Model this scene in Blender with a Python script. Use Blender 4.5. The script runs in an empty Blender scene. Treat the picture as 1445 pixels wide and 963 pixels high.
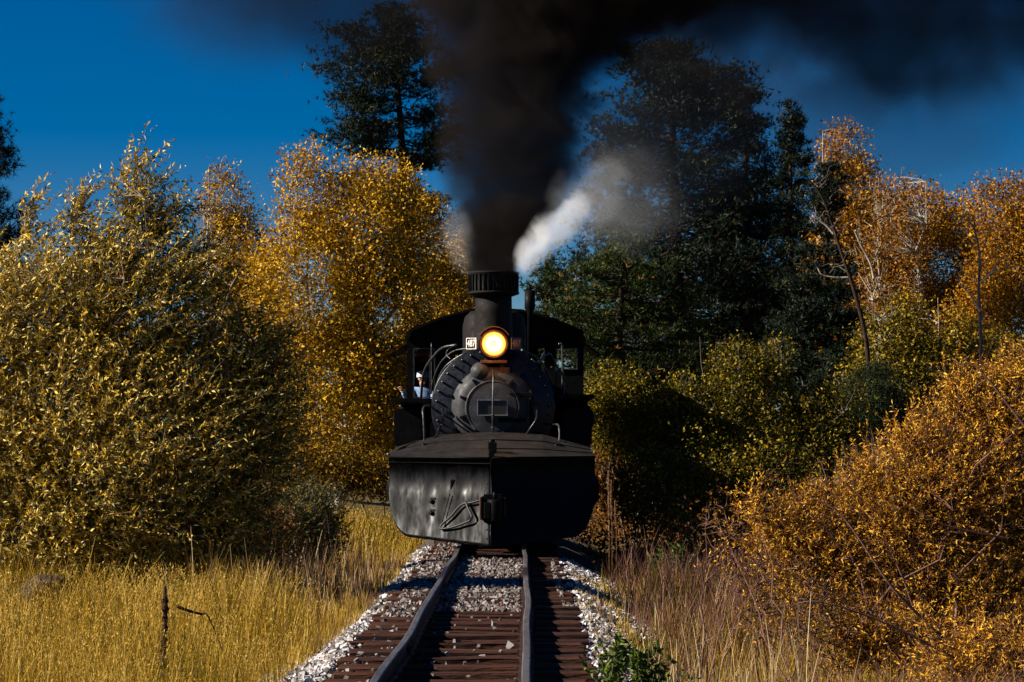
import bpy, bmesh, math, random
import numpy as np
from mathutils import Vector, Matrix

R = math.radians
SC = bpy.context.scene
COL = SC.collection

# ------------------------------------------------------------------ camera, sky, sun, exposure
F, CX, HY, H = 3600.0, 722.5, 625.0, 1.69          # focal length and horizon of the photograph in its own pixels, eye height
cam_d = bpy.data.cameras.new('camera')
cam = bpy.data.objects.new('camera', cam_d)
COL.objects.link(cam)
cam.location = (0, 0, H)
cam.rotation_euler = (R(90), 0, 0)
cam_d.sensor_width = 36.0
cam_d.lens = F / 1445.0 * 36.0
cam_d.shift_y = (HY - 481.5) / 1445.0
cam_d.clip_end = 6000
cam_d.clip_start = 0.1
SC.camera = cam

SUN_E, SUN_T = R(31), R(9)                          # elevation; how far the sun stands in front of the track's left-hand normal
world = bpy.data.worlds.new('World')
SC.world = world
world.use_nodes = True
wn, wl = world.node_tree.nodes, world.node_tree.links
sky = wn.new('ShaderNodeTexSky')
sky.sky_type = 'NISHITA'
sky.sun_disc = False
sky.sun_elevation = SUN_E
sky.sun_rotation = -(R(90) + SUN_T)
sky.altitude = 1200
sky.dust_density = 0.0
sky.air_density = 0.9
sky.ozone_density = 4.0
hsv = wn.new('ShaderNodeHueSaturation')
hsv.inputs['Saturation'].default_value = 1.6
hsv.inputs['Value'].default_value = 0.60
hsv.inputs['Hue'].default_value = 0.511
wl.new(sky.outputs[0], hsv.inputs['Color'])
wl.new(hsv.outputs[0], wn['Background'].inputs[0])
wn['Background'].inputs[1].default_value = 0.05

sun_d = bpy.data.lights.new('sun', 'SUN')
sun_d.energy = 5.0
sun_d.angle = R(0.53)
sun_d.color = (1.0, 0.92, 0.80)
sun = bpy.data.objects.new('sun', sun_d)
COL.objects.link(sun)
sun.location = (-30, 0, 40)
S = Vector((-math.cos(SUN_E) * math.cos(SUN_T), -math.cos(SUN_E) * math.sin(SUN_T), math.sin(SUN_E)))
sun.rotation_euler = S.to_track_quat('Z', 'Y').to_euler()

vs = SC.view_settings
vs.view_transform = 'Standard'
vs.look = 'None'
vs.exposure = 1.1
vs.gamma = 1.0
cy = SC.cycles
cy.max_bounces = 6
cy.diffuse_bounces = 1
cy.glossy_bounces = 2
cy.transmission_bounces = 3
cy.volume_bounces = 4
cy.transparent_max_bounces = 8
cy.volume_step_rate = 0.6
cy.volume_max_steps = 128


def at(px, py, d):
    """world point seen at a pixel of the photograph, d metres away"""
    return Vector(((px - CX) * d / F, d, H - (py - HY) * d / F))


# ------------------------------------------------------------------ helpers: objects
def link(o, parent=None):
    COL.objects.link(o)
    if parent is not None:
        o.parent = parent
    return o


def tag(o, label=None, cat=None, group=None, kind=None):
    if label: o['label'] = label
    if cat: o['category'] = cat
    if group: o['group'] = group
    if kind: o['kind'] = kind
    return o


def thing(name, loc, label, cat, group=None, rz=0.0):
    o = bpy.data.objects.new(name, None)
    o.empty_display_size = 0.3
    o.location = loc
    o.rotation_euler.z = rz
    return tag(link(o), label, cat, group)


def obj(name, me, mat, parent=None, loc=None):
    if isinstance(me, bmesh.types.BMesh):
        bm, me = me, bpy.data.meshes.new(name)
        bm.to_mesh(me)
        bm.free()
    if mat is not None and not me.materials:
        me.materials.append(mat)
    o = bpy.data.objects.new(name, me)
    if loc is not None:
        o.location = loc
    return link(o, parent)


def mesh_np(name, V, Q, T=None, tint=None, smooth=False):
    """V (n,3), Q (k,4) quads, T (m,3) triangles, tint one value a face (quads first)"""
    V = np.asarray(V, np.float32).reshape(-1, 3)
    Q = np.zeros((0, 4), np.int32) if Q is None else np.asarray(Q, np.int32).reshape(-1, 4)
    T = np.zeros((0, 3), np.int32) if T is None else np.asarray(T, np.int32).reshape(-1, 3)
    me = bpy.data.meshes.new(name)
    me.vertices.add(len(V))
    me.vertices.foreach_set('co', V.ravel())
    idx = np.concatenate([Q.ravel(), T.ravel()])
    me.loops.add(len(idx))
    me.loops.foreach_set('vertex_index', idx)
    n = len(Q) + len(T)
    me.polygons.add(n)
    st = np.concatenate([np.arange(len(Q)) * 4, len(Q) * 4 + np.arange(len(T)) * 3]).astype(np.int32)
    me.polygons.foreach_set('loop_start', st)
    me.polygons.foreach_set('use_smooth', np.full(n, smooth, dtype=bool))
    if tint is not None:
        a = me.attributes.new('tint', 'FLOAT', 'FACE')
        a.data.foreach_set('value', np.asarray(tint, np.float32))
    me.update(calc_edges=True)
    me.validate()
    return me


class Pile:
    """collects arrays of quads and their tints"""
    def __init__(s): s.V, s.Q, s.T, s.n = [], [], [], 0
    def add(s, V, Q, tint):
        V = np.asarray(V).reshape(-1, 3); Q = np.asarray(Q); Q = Q.reshape(-1, Q.shape[-1])
        s.V.append(V); s.Q.append(Q + s.n); s.n += len(V)
        s.T.append(np.broadcast_to(np.asarray(tint, float), (len(Q),)).copy() if np.ndim(tint) == 0 else np.asarray(tint, float))
    def mesh(s, name, smooth=False):
        q4 = [i for i, q in enumerate(s.Q) if q.shape[1] == 4]; q3 = [i for i, q in enumerate(s.Q) if q.shape[1] == 3]
        return mesh_np(name, np.concatenate(s.V), np.concatenate([s.Q[i] for i in q4]) if q4 else None, np.concatenate([s.Q[i] for i in q3]) if q3 else None, np.concatenate([s.T[i] for i in q4 + q3]), smooth)


def unit(a):
    return a / np.maximum(np.linalg.norm(a, axis=-1, keepdims=True), 1e-9)


def tubes(P, Rr, S=5):
    """P (N,K,3) centre lines, Rr (N,K) radii -> verts, quads"""
    P = np.asarray(P, float); Rr = np.asarray(Rr, float)
    N, K, _ = P.shape
    Tn = unit(np.gradient(P, axis=1))
    ref = np.where(np.abs(Tn[..., 2:3]) > 0.9, np.array([1.0, 0, 0]), np.array([0, 0, 1.0]))
    A = unit(np.cross(Tn, ref)); B = np.cross(Tn, A)
    th = np.arange(S) / S * 2 * np.pi
    V = P[:, :, None] + Rr[:, :, None, None] * (A[:, :, None] * np.cos(th)[:, None] + B[:, :, None] * np.sin(th)[:, None])
    i = np.arange(N)[:, None, None] * K * S; k = np.arange(K - 1)[None, :, None] * S; s0 = np.arange(S)[None, None, :]; s1 = (s0 + 1) % S
    Q = np.stack(np.broadcast_arrays(i + k + s0, i + k + s1, i + k + S + s1, i + k + S + s0), -1).reshape(-1, 4)
    return V.reshape(-1, 3), Q


def leaf_quads(rng, pos, dirn, length, width, flat=None, far=False):
    """kite leaves: pos (n,3) base, dirn (n,3), sizes (n,) ; flat: preferred face normal or None"""
    n = len(pos)
    d = unit(dirn)
    w = rng.normal(size=(n, 3))
    if flat is not None:
        w = np.cross(d, np.asarray(flat) + rng.normal(size=(n, 3)) * 0.5)
    sd = unit(np.cross(d, np.cross(w, d)))
    nn = np.cross(d, sd)
    L = np.asarray(length).reshape(-1, 1); W = np.asarray(width).reshape(-1, 1)
    if far:                                   # a few pixels each: one three-sided leaf
        V = np.stack([pos - sd * W * 0.58, pos + sd * W * 0.58 + nn * W * 0.12, pos + d * L * 1.05 + sd * W * 0.2], 1).reshape(-1, 3)
        return V, np.arange(n * 3).reshape(n, 3)
    a = pos
    m = pos + d * L * 0.45
    b = m + sd * W * 0.5 + nn * W * 0.16
    c = pos + d * L - nn * L * 0.07
    e = m - sd * W * 0.5 + nn * W * 0.16
    V = np.stack([a, b, c, e], 1).reshape(-1, 3)
    Q = np.arange(n * 4).reshape(n, 4)
    return V, Q


# ------------------------------------------------------------------ helpers: bmesh shapes
def box(bm, c, s, rot=None):
    m = Matrix.Translation(c)
    if rot is not None:
        m = m @ rot.to_4x4()
    m = m @ Matrix.Diagonal((s[0], s[1], s[2], 1))
    bmesh.ops.create_cube(bm, size=1.0, matrix=m)
    return bm


def bevel(bm, w=0.01, seg=1):
    bmesh.ops.bevel(bm, geom=[e for e in bm.edges if len(e.link_faces) == 2 and e.calc_face_angle(0) > 0.5], offset=w, segments=seg, affect='EDGES', clamp_overlap=True)
    return bm


def tube(bm, pts, r, S=8, caps=True):
    pts = [Vector(p) for p in pts]
    n = len(pts)
    rad = r if isinstance(r, (list, tuple)) else [r] * n
    rings = []
    for i, p in enumerate(pts):
        t = (pts[min(i + 1, n - 1)] - pts[max(i - 1, 0)]).normalized()
        ref = Vector((0, 0, 1)) if abs(t.z) < 0.9 else Vector((1, 0, 0))
        a = t.cross(ref).normalized(); b = t.cross(a)
        rings.append([bm.verts.new(p + rad[i] * (a * math.cos(2 * math.pi * k / S) + b * math.sin(2 * math.pi * k / S))) for k in range(S)])
    for i in range(n - 1):
        for k in range(S):
            f = bm.faces.new((rings[i][k], rings[i][(k + 1) % S], rings[i + 1][(k + 1) % S], rings[i + 1][k])); f.smooth = True
    if caps:
        bm.faces.new(rings[0][::-1]); bm.faces.new(rings[-1])
    return bm


def smooth_path(pts, n=6):
    """Catmull-Rom through the points"""
    P = [Vector(p) for p in pts]
    P = [P[0] * 2 - P[1]] + P + [P[-1] * 2 - P[-2]]
    out = []
    for i in range(1, len(P) - 2):
        for k in range(n):
            t = k / n
            out.append(0.5 * ((2 * P[i]) + (P[i + 1] - P[i - 1]) * t + (2 * P[i - 1] - 5 * P[i] + 4 * P[i + 1] - P[i + 2]) * t * t + (3 * P[i] - P[i - 1] - 3 * P[i + 1] + P[i + 2]) * t ** 3))
    out.append(P[-2])
    return out


def lathe(bm, prof, axis='Z', c=(0, 0, 0), S=32, wob=None, smooth=True, caps=False):
    """prof: (radius, height) pairs; turned about an axis through c"""
    c = Vector(c)
    rings = []
    for r, h in prof:
        ring = []
        for k in range(S):
            a = 2 * math.pi * k / S
            rr = r * (1 + (wob(k) if wob else 0))
            u, v = rr * math.cos(a), rr * math.sin(a)
            p = Vector((u, v, h)) if axis == 'Z' else Vector((u, h, v)) if axis == 'Y' else Vector((h, u, v))
            ring.append(bm.verts.new(c + p))
        rings.append(ring)
    for i in range(len(rings) - 1):
        for k in range(S):
            f = bm.faces.new((rings[i][k], rings[i][(k + 1) % S], rings[i + 1][(k + 1) % S], rings[i + 1][k])); f.smooth = smooth
    for ring, pr in ((rings[0], prof[0]), (rings[-1], prof[-1])):
        if caps and pr[0] > 1e-4:
            bm.faces.new(ring)
    bmesh.ops.recalc_face_normals(bm, faces=bm.faces[:])
    return bm


def prism(bm, pts, depth_vec):
    """extrude a polygon by a vector"""
    a = [bm.verts.new(p) for p in pts]
    b = [bm.verts.new(Vector(p) + Vector(depth_vec)) for p in pts]
    n = len(pts)
    bm.faces.new(a); bm.faces.new(b[::-1])
    for i in range(n):
        bm.faces.new((a[i], b[i], b[(i + 1) % n], a[(i + 1) % n]))
    bmesh.ops.recalc_face_normals(bm, faces=bm.faces[:])
    return bm


# ------------------------------------------------------------------ materials
def mat_new(name):
    m = bpy.data.materials.new(name)
    m.use_nodes = True
    nt = m.node_tree
    return m, nt, nt.nodes, nt.links, nt.nodes['Principled BSDF']


def ramp(nodes, stops, interp='LINEAR'):
    r = nodes.new('ShaderNodeValToRGB')
    el = r.color_ramp.elements
    r.color_ramp.interpolation = interp
    while len(el) < len(stops):
        el.new(0.5)
    for e, (p, c) in zip(el, stops):
        e.position = p
        e.color = (*c, 1)
    return r


def surf(name, stops, scale=6.0, rough=(0.5, 0.8), metal=0.0, bump=0.15, bscale=None, detail=6, stretch=(1, 1, 1), coords='Object', spec=0.15, dist=0.02):
    """noise-coloured surface with uneven gloss and fine relief"""
    m, nt, N, L, P = mat_new(name)
    tc = N.new('ShaderNodeTexCoord'); mp = N.new('ShaderNodeMapping')
    mp.inputs['Scale'].default_value = stretch
    L.new(tc.outputs[coords], mp.inputs['Vector'])
    n1 = N.new('ShaderNodeTexNoise'); n1.inputs['Scale'].default_value = scale; n1.inputs['Detail'].default_value = detail; n1.inputs['Roughness'].default_value = 0.65
    L.new(mp.outputs[0], n1.inputs['Vector'])
    rp = ramp(N, stops); L.new(n1.outputs['Fac'], rp.inputs[0]); L.new(rp.outputs[0], P.inputs['Base Color'])
    n2 = N.new('ShaderNodeTexNoise'); n2.inputs['Scale'].default_value = scale * 2.3; n2.inputs['Detail'].default_value = 4
    L.new(mp.outputs[0], n2.inputs['Vector'])
    mr = N.new('ShaderNodeMapRange'); mr.inputs['From Min'].default_value = 0.3; mr.inputs['From Max'].default_value = 0.7
    mr.inputs['To Min'].default_value, mr.inputs['To Max'].default_value = rough
    L.new(n2.outputs['Fac'], mr.inputs['Value']); L.new(mr.outputs[0], P.inputs['Roughness'])
    P.inputs['Metallic'].default_value = metal
    P.inputs['Specular IOR Level'].default_value = spec
    if bump:
        n3 = N.new('ShaderNodeTexNoise'); n3.inputs['Scale'].default_value = bscale or scale * 5; n3.inputs['Detail'].default_value = 5
        L.new(mp.outputs[0], n3.inputs['Vector'])
        b = N.new('ShaderNodeBump'); b.inputs['Strength'].default_value = bump; b.inputs['Distance'].default_value = dist
        L.new(n3.outputs['Fac'], b.inputs['Height']); L.new(b.outputs[0], P.inputs['Normal'])
    return m


def leafy(name, stops, rough=0.5, trans=0.3, back=1.0, spec=0.1):
    """foliage: each face's own tint picks its colour; some light comes through"""
    m, nt, N, L, P = mat_new(name)
    at_ = N.new('ShaderNodeAttribute'); at_.attribute_name = 'tint'
    rp = ramp(N, stops); L.new(at_.outputs['Fac'], rp.inputs[0])
    colr = rp.outputs[0]
    if back != 1.0:
        g = N.new('ShaderNodeNewGeometry'); mx = N.new('ShaderNodeMix'); mx.data_type = 'RGBA'
        sc_ = N.new('ShaderNodeMix'); sc_.data_type = 'RGBA'; sc_.inputs['Factor'].default_value = back
        L.new(rp.outputs[0], sc_.inputs['A']); sc_.inputs['B'].default_value = (0.50, 0.42, 0.15, 1)
        L.new(g.outputs['Backfacing'], mx.inputs['Factor']); L.new(rp.outputs[0], mx.inputs['A']); L.new(sc_.outputs['Result'], mx.inputs['B'])
        colr = mx.outputs['Result']
    L.new(colr, P.inputs['Base Color'])
    P.inputs['Roughness'].default_value = rough
    P.inputs['Specular IOR Level'].default_value = spec
    t = N.new('ShaderNodeBsdfTranslucent'); L.new(colr, t.inputs['Color'])
    ms = N.new('ShaderNodeMixShader'); ms.inputs[0].default_value = trans
    L.new(P.outputs[0], ms.inputs[1]); L.new(t.outputs[0], ms.inputs[2])
    L.new(ms.outputs[0], N['Material Output'].inputs['Surface'])
    return m


def plain(name, c, rough=0.5, metal=0.0, emit=0.0, spec=0.5):
    m, nt, N, L, P = mat_new(name)
    P.inputs['Base Color'].default_value = (*c, 1)
    P.inputs['Roughness'].default_value = rough
    P.inputs['Metallic'].default_value = metal
    P.inputs['Specular IOR Level'].default_value = spec
    if emit:
        P.inputs['Emission Color'].default_value = (*c, 1)
        P.inputs['Emission Strength'].default_value = emit
    return m


M = {}
M['black_iron'] = surf('black_iron', [(0.3, (0.002, 0.002, 0.0025)), (0.62, (0.005, 0.0045, 0.0045)), (0.8, (0.012, 0.009, 0.007))], 5, (0.4, 0.7), 0.0, 0.12, dist=0.01, spec=0.06)
M['smokebox'] = surf('smokebox_sky_tint', [(0.25, (0.002, 0.003, 0.006)), (0.55, (0.004, 0.0055, 0.010)), (0.78, (0.011, 0.011, 0.013))], 7, (0.26, 0.5), 0.0, 0.15, dist=0.01, spec=0.24)  # the sky's blue reflection is put into the near-black base colour
M['door'] = surf('smokebox_door_paint', [(0.25, (0.018, 0.019, 0.022)), (0.55, (0.042, 0.042, 0.044)), (0.78, (0.09, 0.087, 0.084))], 6, (0.4, 0.65), 0.0, 0.12, dist=0.01)
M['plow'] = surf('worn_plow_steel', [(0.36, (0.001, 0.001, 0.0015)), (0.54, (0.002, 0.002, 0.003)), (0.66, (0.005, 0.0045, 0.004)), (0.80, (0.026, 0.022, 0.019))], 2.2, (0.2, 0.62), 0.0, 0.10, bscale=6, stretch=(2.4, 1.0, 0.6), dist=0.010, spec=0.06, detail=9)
M['plow_shaded'] = surf('shaded_plow_steel', [(0.3, (0.0015, 0.002, 0.003)), (0.7, (0.004, 0.0045, 0.006)), (0.85, (0.010, 0.009, 0.008))], 3, (0.5, 0.75), 0.0, 0.15, dist=0.02, spec=0.08)  # right face's shade put into a darker copy of the plow steel
M['deck'] = surf('dusty_deck_plate', [(0.3, (0.006, 0.005, 0.0047)), (0.6, (0.016, 0.0135, 0.012)), (0.85, (0.038, 0.032, 0.028))], 4, (0.55, 0.85), 0.0, 0.2, stretch=(1, 0.5, 1), dist=0.01)
M['rust_lit_brown'] = surf('rust_and_lit_brown', [(0.3, (0.03, 0.013, 0.008)), (0.6, (0.10, 0.042, 0.020)), (0.85, (0.18, 0.08, 0.035))], 9, (0.7, 0.9), 0.1, 0.2, dist=0.01)  # real rust; also the warm light painted on headlight fittings and cab patch
M['stack'] = surf('heat_browned_stack', [(0.3, (0.003, 0.0025, 0.002)), (0.6, (0.008, 0.0055, 0.004)), (0.85, (0.018, 0.011, 0.007))], 5, (0.6, 0.85), 0.0, 0.15, dist=0.01)
M['pipe'] = surf('worn_pipe', [(0.3, (0.03, 0.03, 0.03)), (0.7, (0.10, 0.10, 0.095))], 12, (0.3, 0.5), 0.6, 0.0)
M['rubber'] = plain('black_rubber', (0.006, 0.006, 0.006), 0.6)
M['white_paint'] = plain('white_paint', (0.8, 0.78, 0.74), 0.5)
M['board_black'] = plain('number_board_black', (0.02, 0.014, 0.013), 0.4)
M['bright_edge'] = surf('bare_steel_edge', [(0.3, (0.22, 0.22, 0.22)), (0.7, (0.42, 0.42, 0.42))], 20, (0.3, 0.5), 0.7, 0.0)
M['reflector'] = plain('silvered_reflector', (0.85, 0.8, 0.7), 0.1, 1.0)
M['denim'] = surf('blue_denim', [(0.3, (0.14, 0.22, 0.42)), (0.7, (0.32, 0.45, 0.68))], 14, (0.8, 0.95), 0, 0.2)
M['skin'] = plain('skin', (0.42, 0.22, 0.15), 0.55)
M['cap'] = surf('striped_cap_cloth', [(0.3, (0.35, 0.40, 0.48)), (0.7, (0.55, 0.58, 0.62))], 30, (0.8, 0.95), 0, 0.1)
M['cab_inside'] = surf('cab_lining', [(0.3, (0.05, 0.022, 0.016)), (0.7, (0.11, 0.05, 0.035))], 5, (0.6, 0.85), 0, 0.1)
M['tie'] = surf('creosoted_tie', [(0.28, (0.006, 0.003, 0.002)), (0.48, (0.036, 0.013, 0.008)), (0.70, (0.095, 0.036, 0.018)), (0.9, (0.17, 0.080, 0.045))], 5.0, (0.75, 0.95), 0, 0.7, bscale=26, stretch=(0.35, 3.2, 2.5), dist=0.03)
M['rail_steel'] = surf('rail_steel', [(0.3, (0.016, 0.010, 0.009)), (0.6, (0.04, 0.023, 0.017)), (0.85, (0.09, 0.046, 0.028))], 9, (0.5, 0.8), 0.3, 0.1, dist=0.005)
M['rail_head'] = surf('polished_rail_head', [(0.3, (0.16, 0.165, 0.18)), (0.7, (0.34, 0.34, 0.35))], 4, (0.26, 0.42), 0.85, 0.0, stretch=(4, 0.3, 1))
M['gravel'] = surf('ballast_fines', [(0.3, (0.022, 0.016, 0.012)), (0.5, (0.075, 0.060, 0.048)), (0.7, (0.20, 0.17, 0.15))], 26, (0.85, 1.0), 0, 1.0, bscale=40, dist=0.05, detail=8)
M['soil'] = surf('dry_soil', [(0.25, (0.040, 0.028, 0.010)), (0.55, (0.12, 0.080, 0.022)), (0.8, (0.22, 0.15, 0.042))], 1.6, (0.9, 1.0), 0, 0.8, bscale=14, dist=0.08, detail=10)
M['rock'] = surf('lichened_rock', [(0.3, (0.03, 0.02, 0.013)), (0.6, (0.085, 0.06, 0.038)), (0.85, (0.15, 0.115, 0.075))], 7, (0.8, 1.0), 0, 0.8, dist=0.04)
M['bark_pale'] = surf('pale_aspen_bark', [(0.3, (0.16, 0.13, 0.10)), (0.6, (0.42, 0.37, 0.29)), (0.85, (0.55, 0.50, 0.42))], 9, (0.7, 0.9), 0, 0.2, stretch=(1, 1, 0.4))
M['bark_grey'] = surf('grey_twig_bark', [(0.3, (0.07, 0.055, 0.045)), (0.7, (0.20, 0.165, 0.14))], 12, (0.8, 1.0), 0, 0.2)
M['bark_red'] = surf('reddish_twig_bark', [(0.3, (0.07, 0.032, 0.022)), (0.7, (0.24, 0.13, 0.095))], 12, (0.8, 1.0), 0, 0.2)
M['bark_dark'] = surf('dark_pine_bark', [(0.3, (0.014, 0.009, 0.007)), (0.7, (0.050, 0.030, 0.020))], 8, (0.85, 1.0), 0, 0.5, stretch=(1, 1, 0.3))
M['bark_willow'] = surf('willow_bark', [(0.3, (0.10, 0.07, 0.045)), (0.7, (0.30, 0.23, 0.16))], 10, (0.7, 0.9), 0, 0.2)
M['stone'] = leafy('ballast_stone', [(0.0, (0.05, 0.042, 0.038)), (0.35, (0.17, 0.145, 0.13)), (0.7, (0.36, 0.33, 0.31)), (0.93, (0.56, 0.53, 0.52)), (1.0, (0.20, 0.085, 0.05))], 0.9, 0.0, spec=0.2)
M['willow'] = leafy('willow_leaf', [(0.0, (0.020, 0.028, 0.003)), (0.25, (0.09, 0.085, 0.006)), (0.5, (0.34, 0.21, 0.008)), (0.8, (0.62, 0.35, 0.012)), (1.0, (0.72, 0.55, 0.12))], 0.42, 0.12, 0.16, 0.2)
M['aspen_gold'] = leafy('golden_aspen_leaf', [(0.0, (0.07, 0.042, 0.003)), (0.3, (0.22, 0.115, 0.004)), (0.7, (0.48, 0.255, 0.008)), (1.0, (0.62, 0.38, 0.025))], 0.5, 0.14)
M['aspen_orange'] = leafy('orange_aspen_leaf', [(0.0, (0.14, 0.060, 0.004)), (0.4, (0.28, 0.115, 0.004)), (0.75, (0.46, 0.20, 0.006)), (1.0, (0.54, 0.31, 0.02))], 0.5, 0.14)
M['brown_leaf'] = leafy('browning_leaf', [(0.0, (0.06, 0.028, 0.012)), (0.5, (0.22, 0.09, 0.016)), (1.0, (0.42, 0.20, 0.025))], 0.55, 0.25)
M['yellow_green'] = leafy('yellow_green_leaf', [(0.0, (0.022, 0.024, 0.003)), (0.4, (0.085, 0.074, 0.005)), (0.72, (0.26, 0.170, 0.008)), (1.0, (0.42, 0.27, 0.02))], 0.5, 0.14)
M['orange_bush'] = leafy('orange_shrub_leaf', [(0.0, (0.05, 0.022, 0.003)), (0.3, (0.18, 0.066, 0.004)), (0.7, (0.52, 0.215, 0.008)), (1.0, (0.68, 0.38, 0.035))], 0.5, 0.12)
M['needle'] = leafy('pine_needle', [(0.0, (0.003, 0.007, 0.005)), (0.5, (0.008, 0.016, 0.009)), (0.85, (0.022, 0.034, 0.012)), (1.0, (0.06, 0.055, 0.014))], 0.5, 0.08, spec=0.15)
M['needle_lit'] = leafy('sunny_pine_needle', [(0.0, (0.007, 0.014, 0.004)), (0.5, (0.026, 0.042, 0.007)), (0.85, (0.075, 0.090, 0.010)), (1.0, (0.22, 0.12, 0.015))], 0.5, 0.1, spec=0.15)  # lighter copy of the pine needle with sunlight put into its colour
M['grass'] = leafy('golden_grass', [(0.0, (0.055, 0.060, 0.006)), (0.3, (0.16, 0.105, 0.006)), (0.7, (0.43, 0.235, 0.014)), (1.0, (0.62, 0.43, 0.10))], 0.5, 0.16, spec=0.1)
M['straw'] = leafy('pale_straw', [(0.0, (0.20, 0.10, 0.05)), (0.5, (0.42, 0.28, 0.13)), (1.0, (0.58, 0.44, 0.24))], 0.6, 0.2, spec=0.3)
M['red_weed'] = leafy('red_brown_weed', [(0.0, (0.05, 0.018, 0.012)), (0.5, (0.15, 0.055, 0.035)), (0.8, (0.30, 0.14, 0.10)), (1.0, (0.46, 0.30, 0.20))], 0.7, 0.15, spec=0.2)
M['green_plant'] = leafy('fresh_green_leaf', [(0.0, (0.018, 0.035, 0.005)), (0.5, (0.055, 0.085, 0.008)), (1.0, (0.13, 0.16, 0.02))], 0.5, 0.12)
M['mullein'] = surf('dead_mullein', [(0.3, (0.05, 0.025, 0.012)), (0.7, (0.17, 0.085, 0.035))], 30, (0.9, 1.0), 0, 0.8, dist=0.02)
M['mullein_dark'] = surf('dark_dead_mullein', [(0.3, (0.020, 0.010, 0.006)), (0.7, (0.07, 0.034, 0.018))], 30, (0.9, 1.0), 0, 0.8, dist=0.02)

# ------------------------------------------------------------------ ground
XT = -0.32                                             # where the middle of the track runs


def track_x(y):
    y = np.asarray(y, float)
    return np.interp(y, [8, 16.5, 22, 29, 37, 60, 140], [-0.44, -0.40, -0.355, -0.33, -0.30, -0.30, -0.30])


def ground_z(x, y):
    x = np.asarray(x, float); y = np.asarray(y, float)
    rel = x - XT
    z = -0.42 + 0.05 * np.sin(x * 0.9 + 1.3) * np.cos(y * 0.55) + 0.03 * np.sin(x * 2.1 + y * 1.3)
    z = z + 0.42 * np.exp(-((rel + 3.2) / 1.3) ** 2 - ((y - 45) / 6.0) ** 2)
    z = z + np.where(rel > 2.0, 0.06 * np.minimum(rel - 2.0, 12), 0)
    away = np.clip(np.abs(rel) - 2.2, 0, 4) / 4
    z = z + away * np.clip(y - 55, 0, 400) * 0.012
    z = z - np.where(np.abs(rel) < 2.2, 0.06, 0)
    far = np.hypot(x, y)
    return z + np.clip(far - 200, 0, 2500) * 0.004


def build_ground():
    def spread(lo, hi, fine_lo, fine_hi, step, n):
        a = -np.geomspace(1, fine_lo - lo + 1, n)[::-1] + 1 + fine_lo
        b = np.arange(fine_lo, fine_hi, step)[1:]
        c = np.geomspace(1, hi - fine_hi + 1, n) - 1 + fine_hi
        return np.concatenate([a, b, c])
    xs = spread(-2500, 2500, -16, 16, 0.5, 22)
    ys = spread(-600, 3000, 6, 90, 0.8, 22)
    X, Y = np.meshgrid(xs, ys)
    V = np.stack([X, Y, ground_z(X, Y)], -1).reshape(-1, 3)
    w, h = len(xs), len(ys)
    i = (np.arange(h - 1)[:, None] * w + np.arange(w - 1)[None]).ravel()
    o = obj('ground', mesh_np('ground', V, np.stack([i, i + 1, i + w + 1, i + w], 1), smooth=True), M['soil'])
    tag(o, 'dry straw-coloured ground under the autumn grass and brush', kind='structure')


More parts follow.
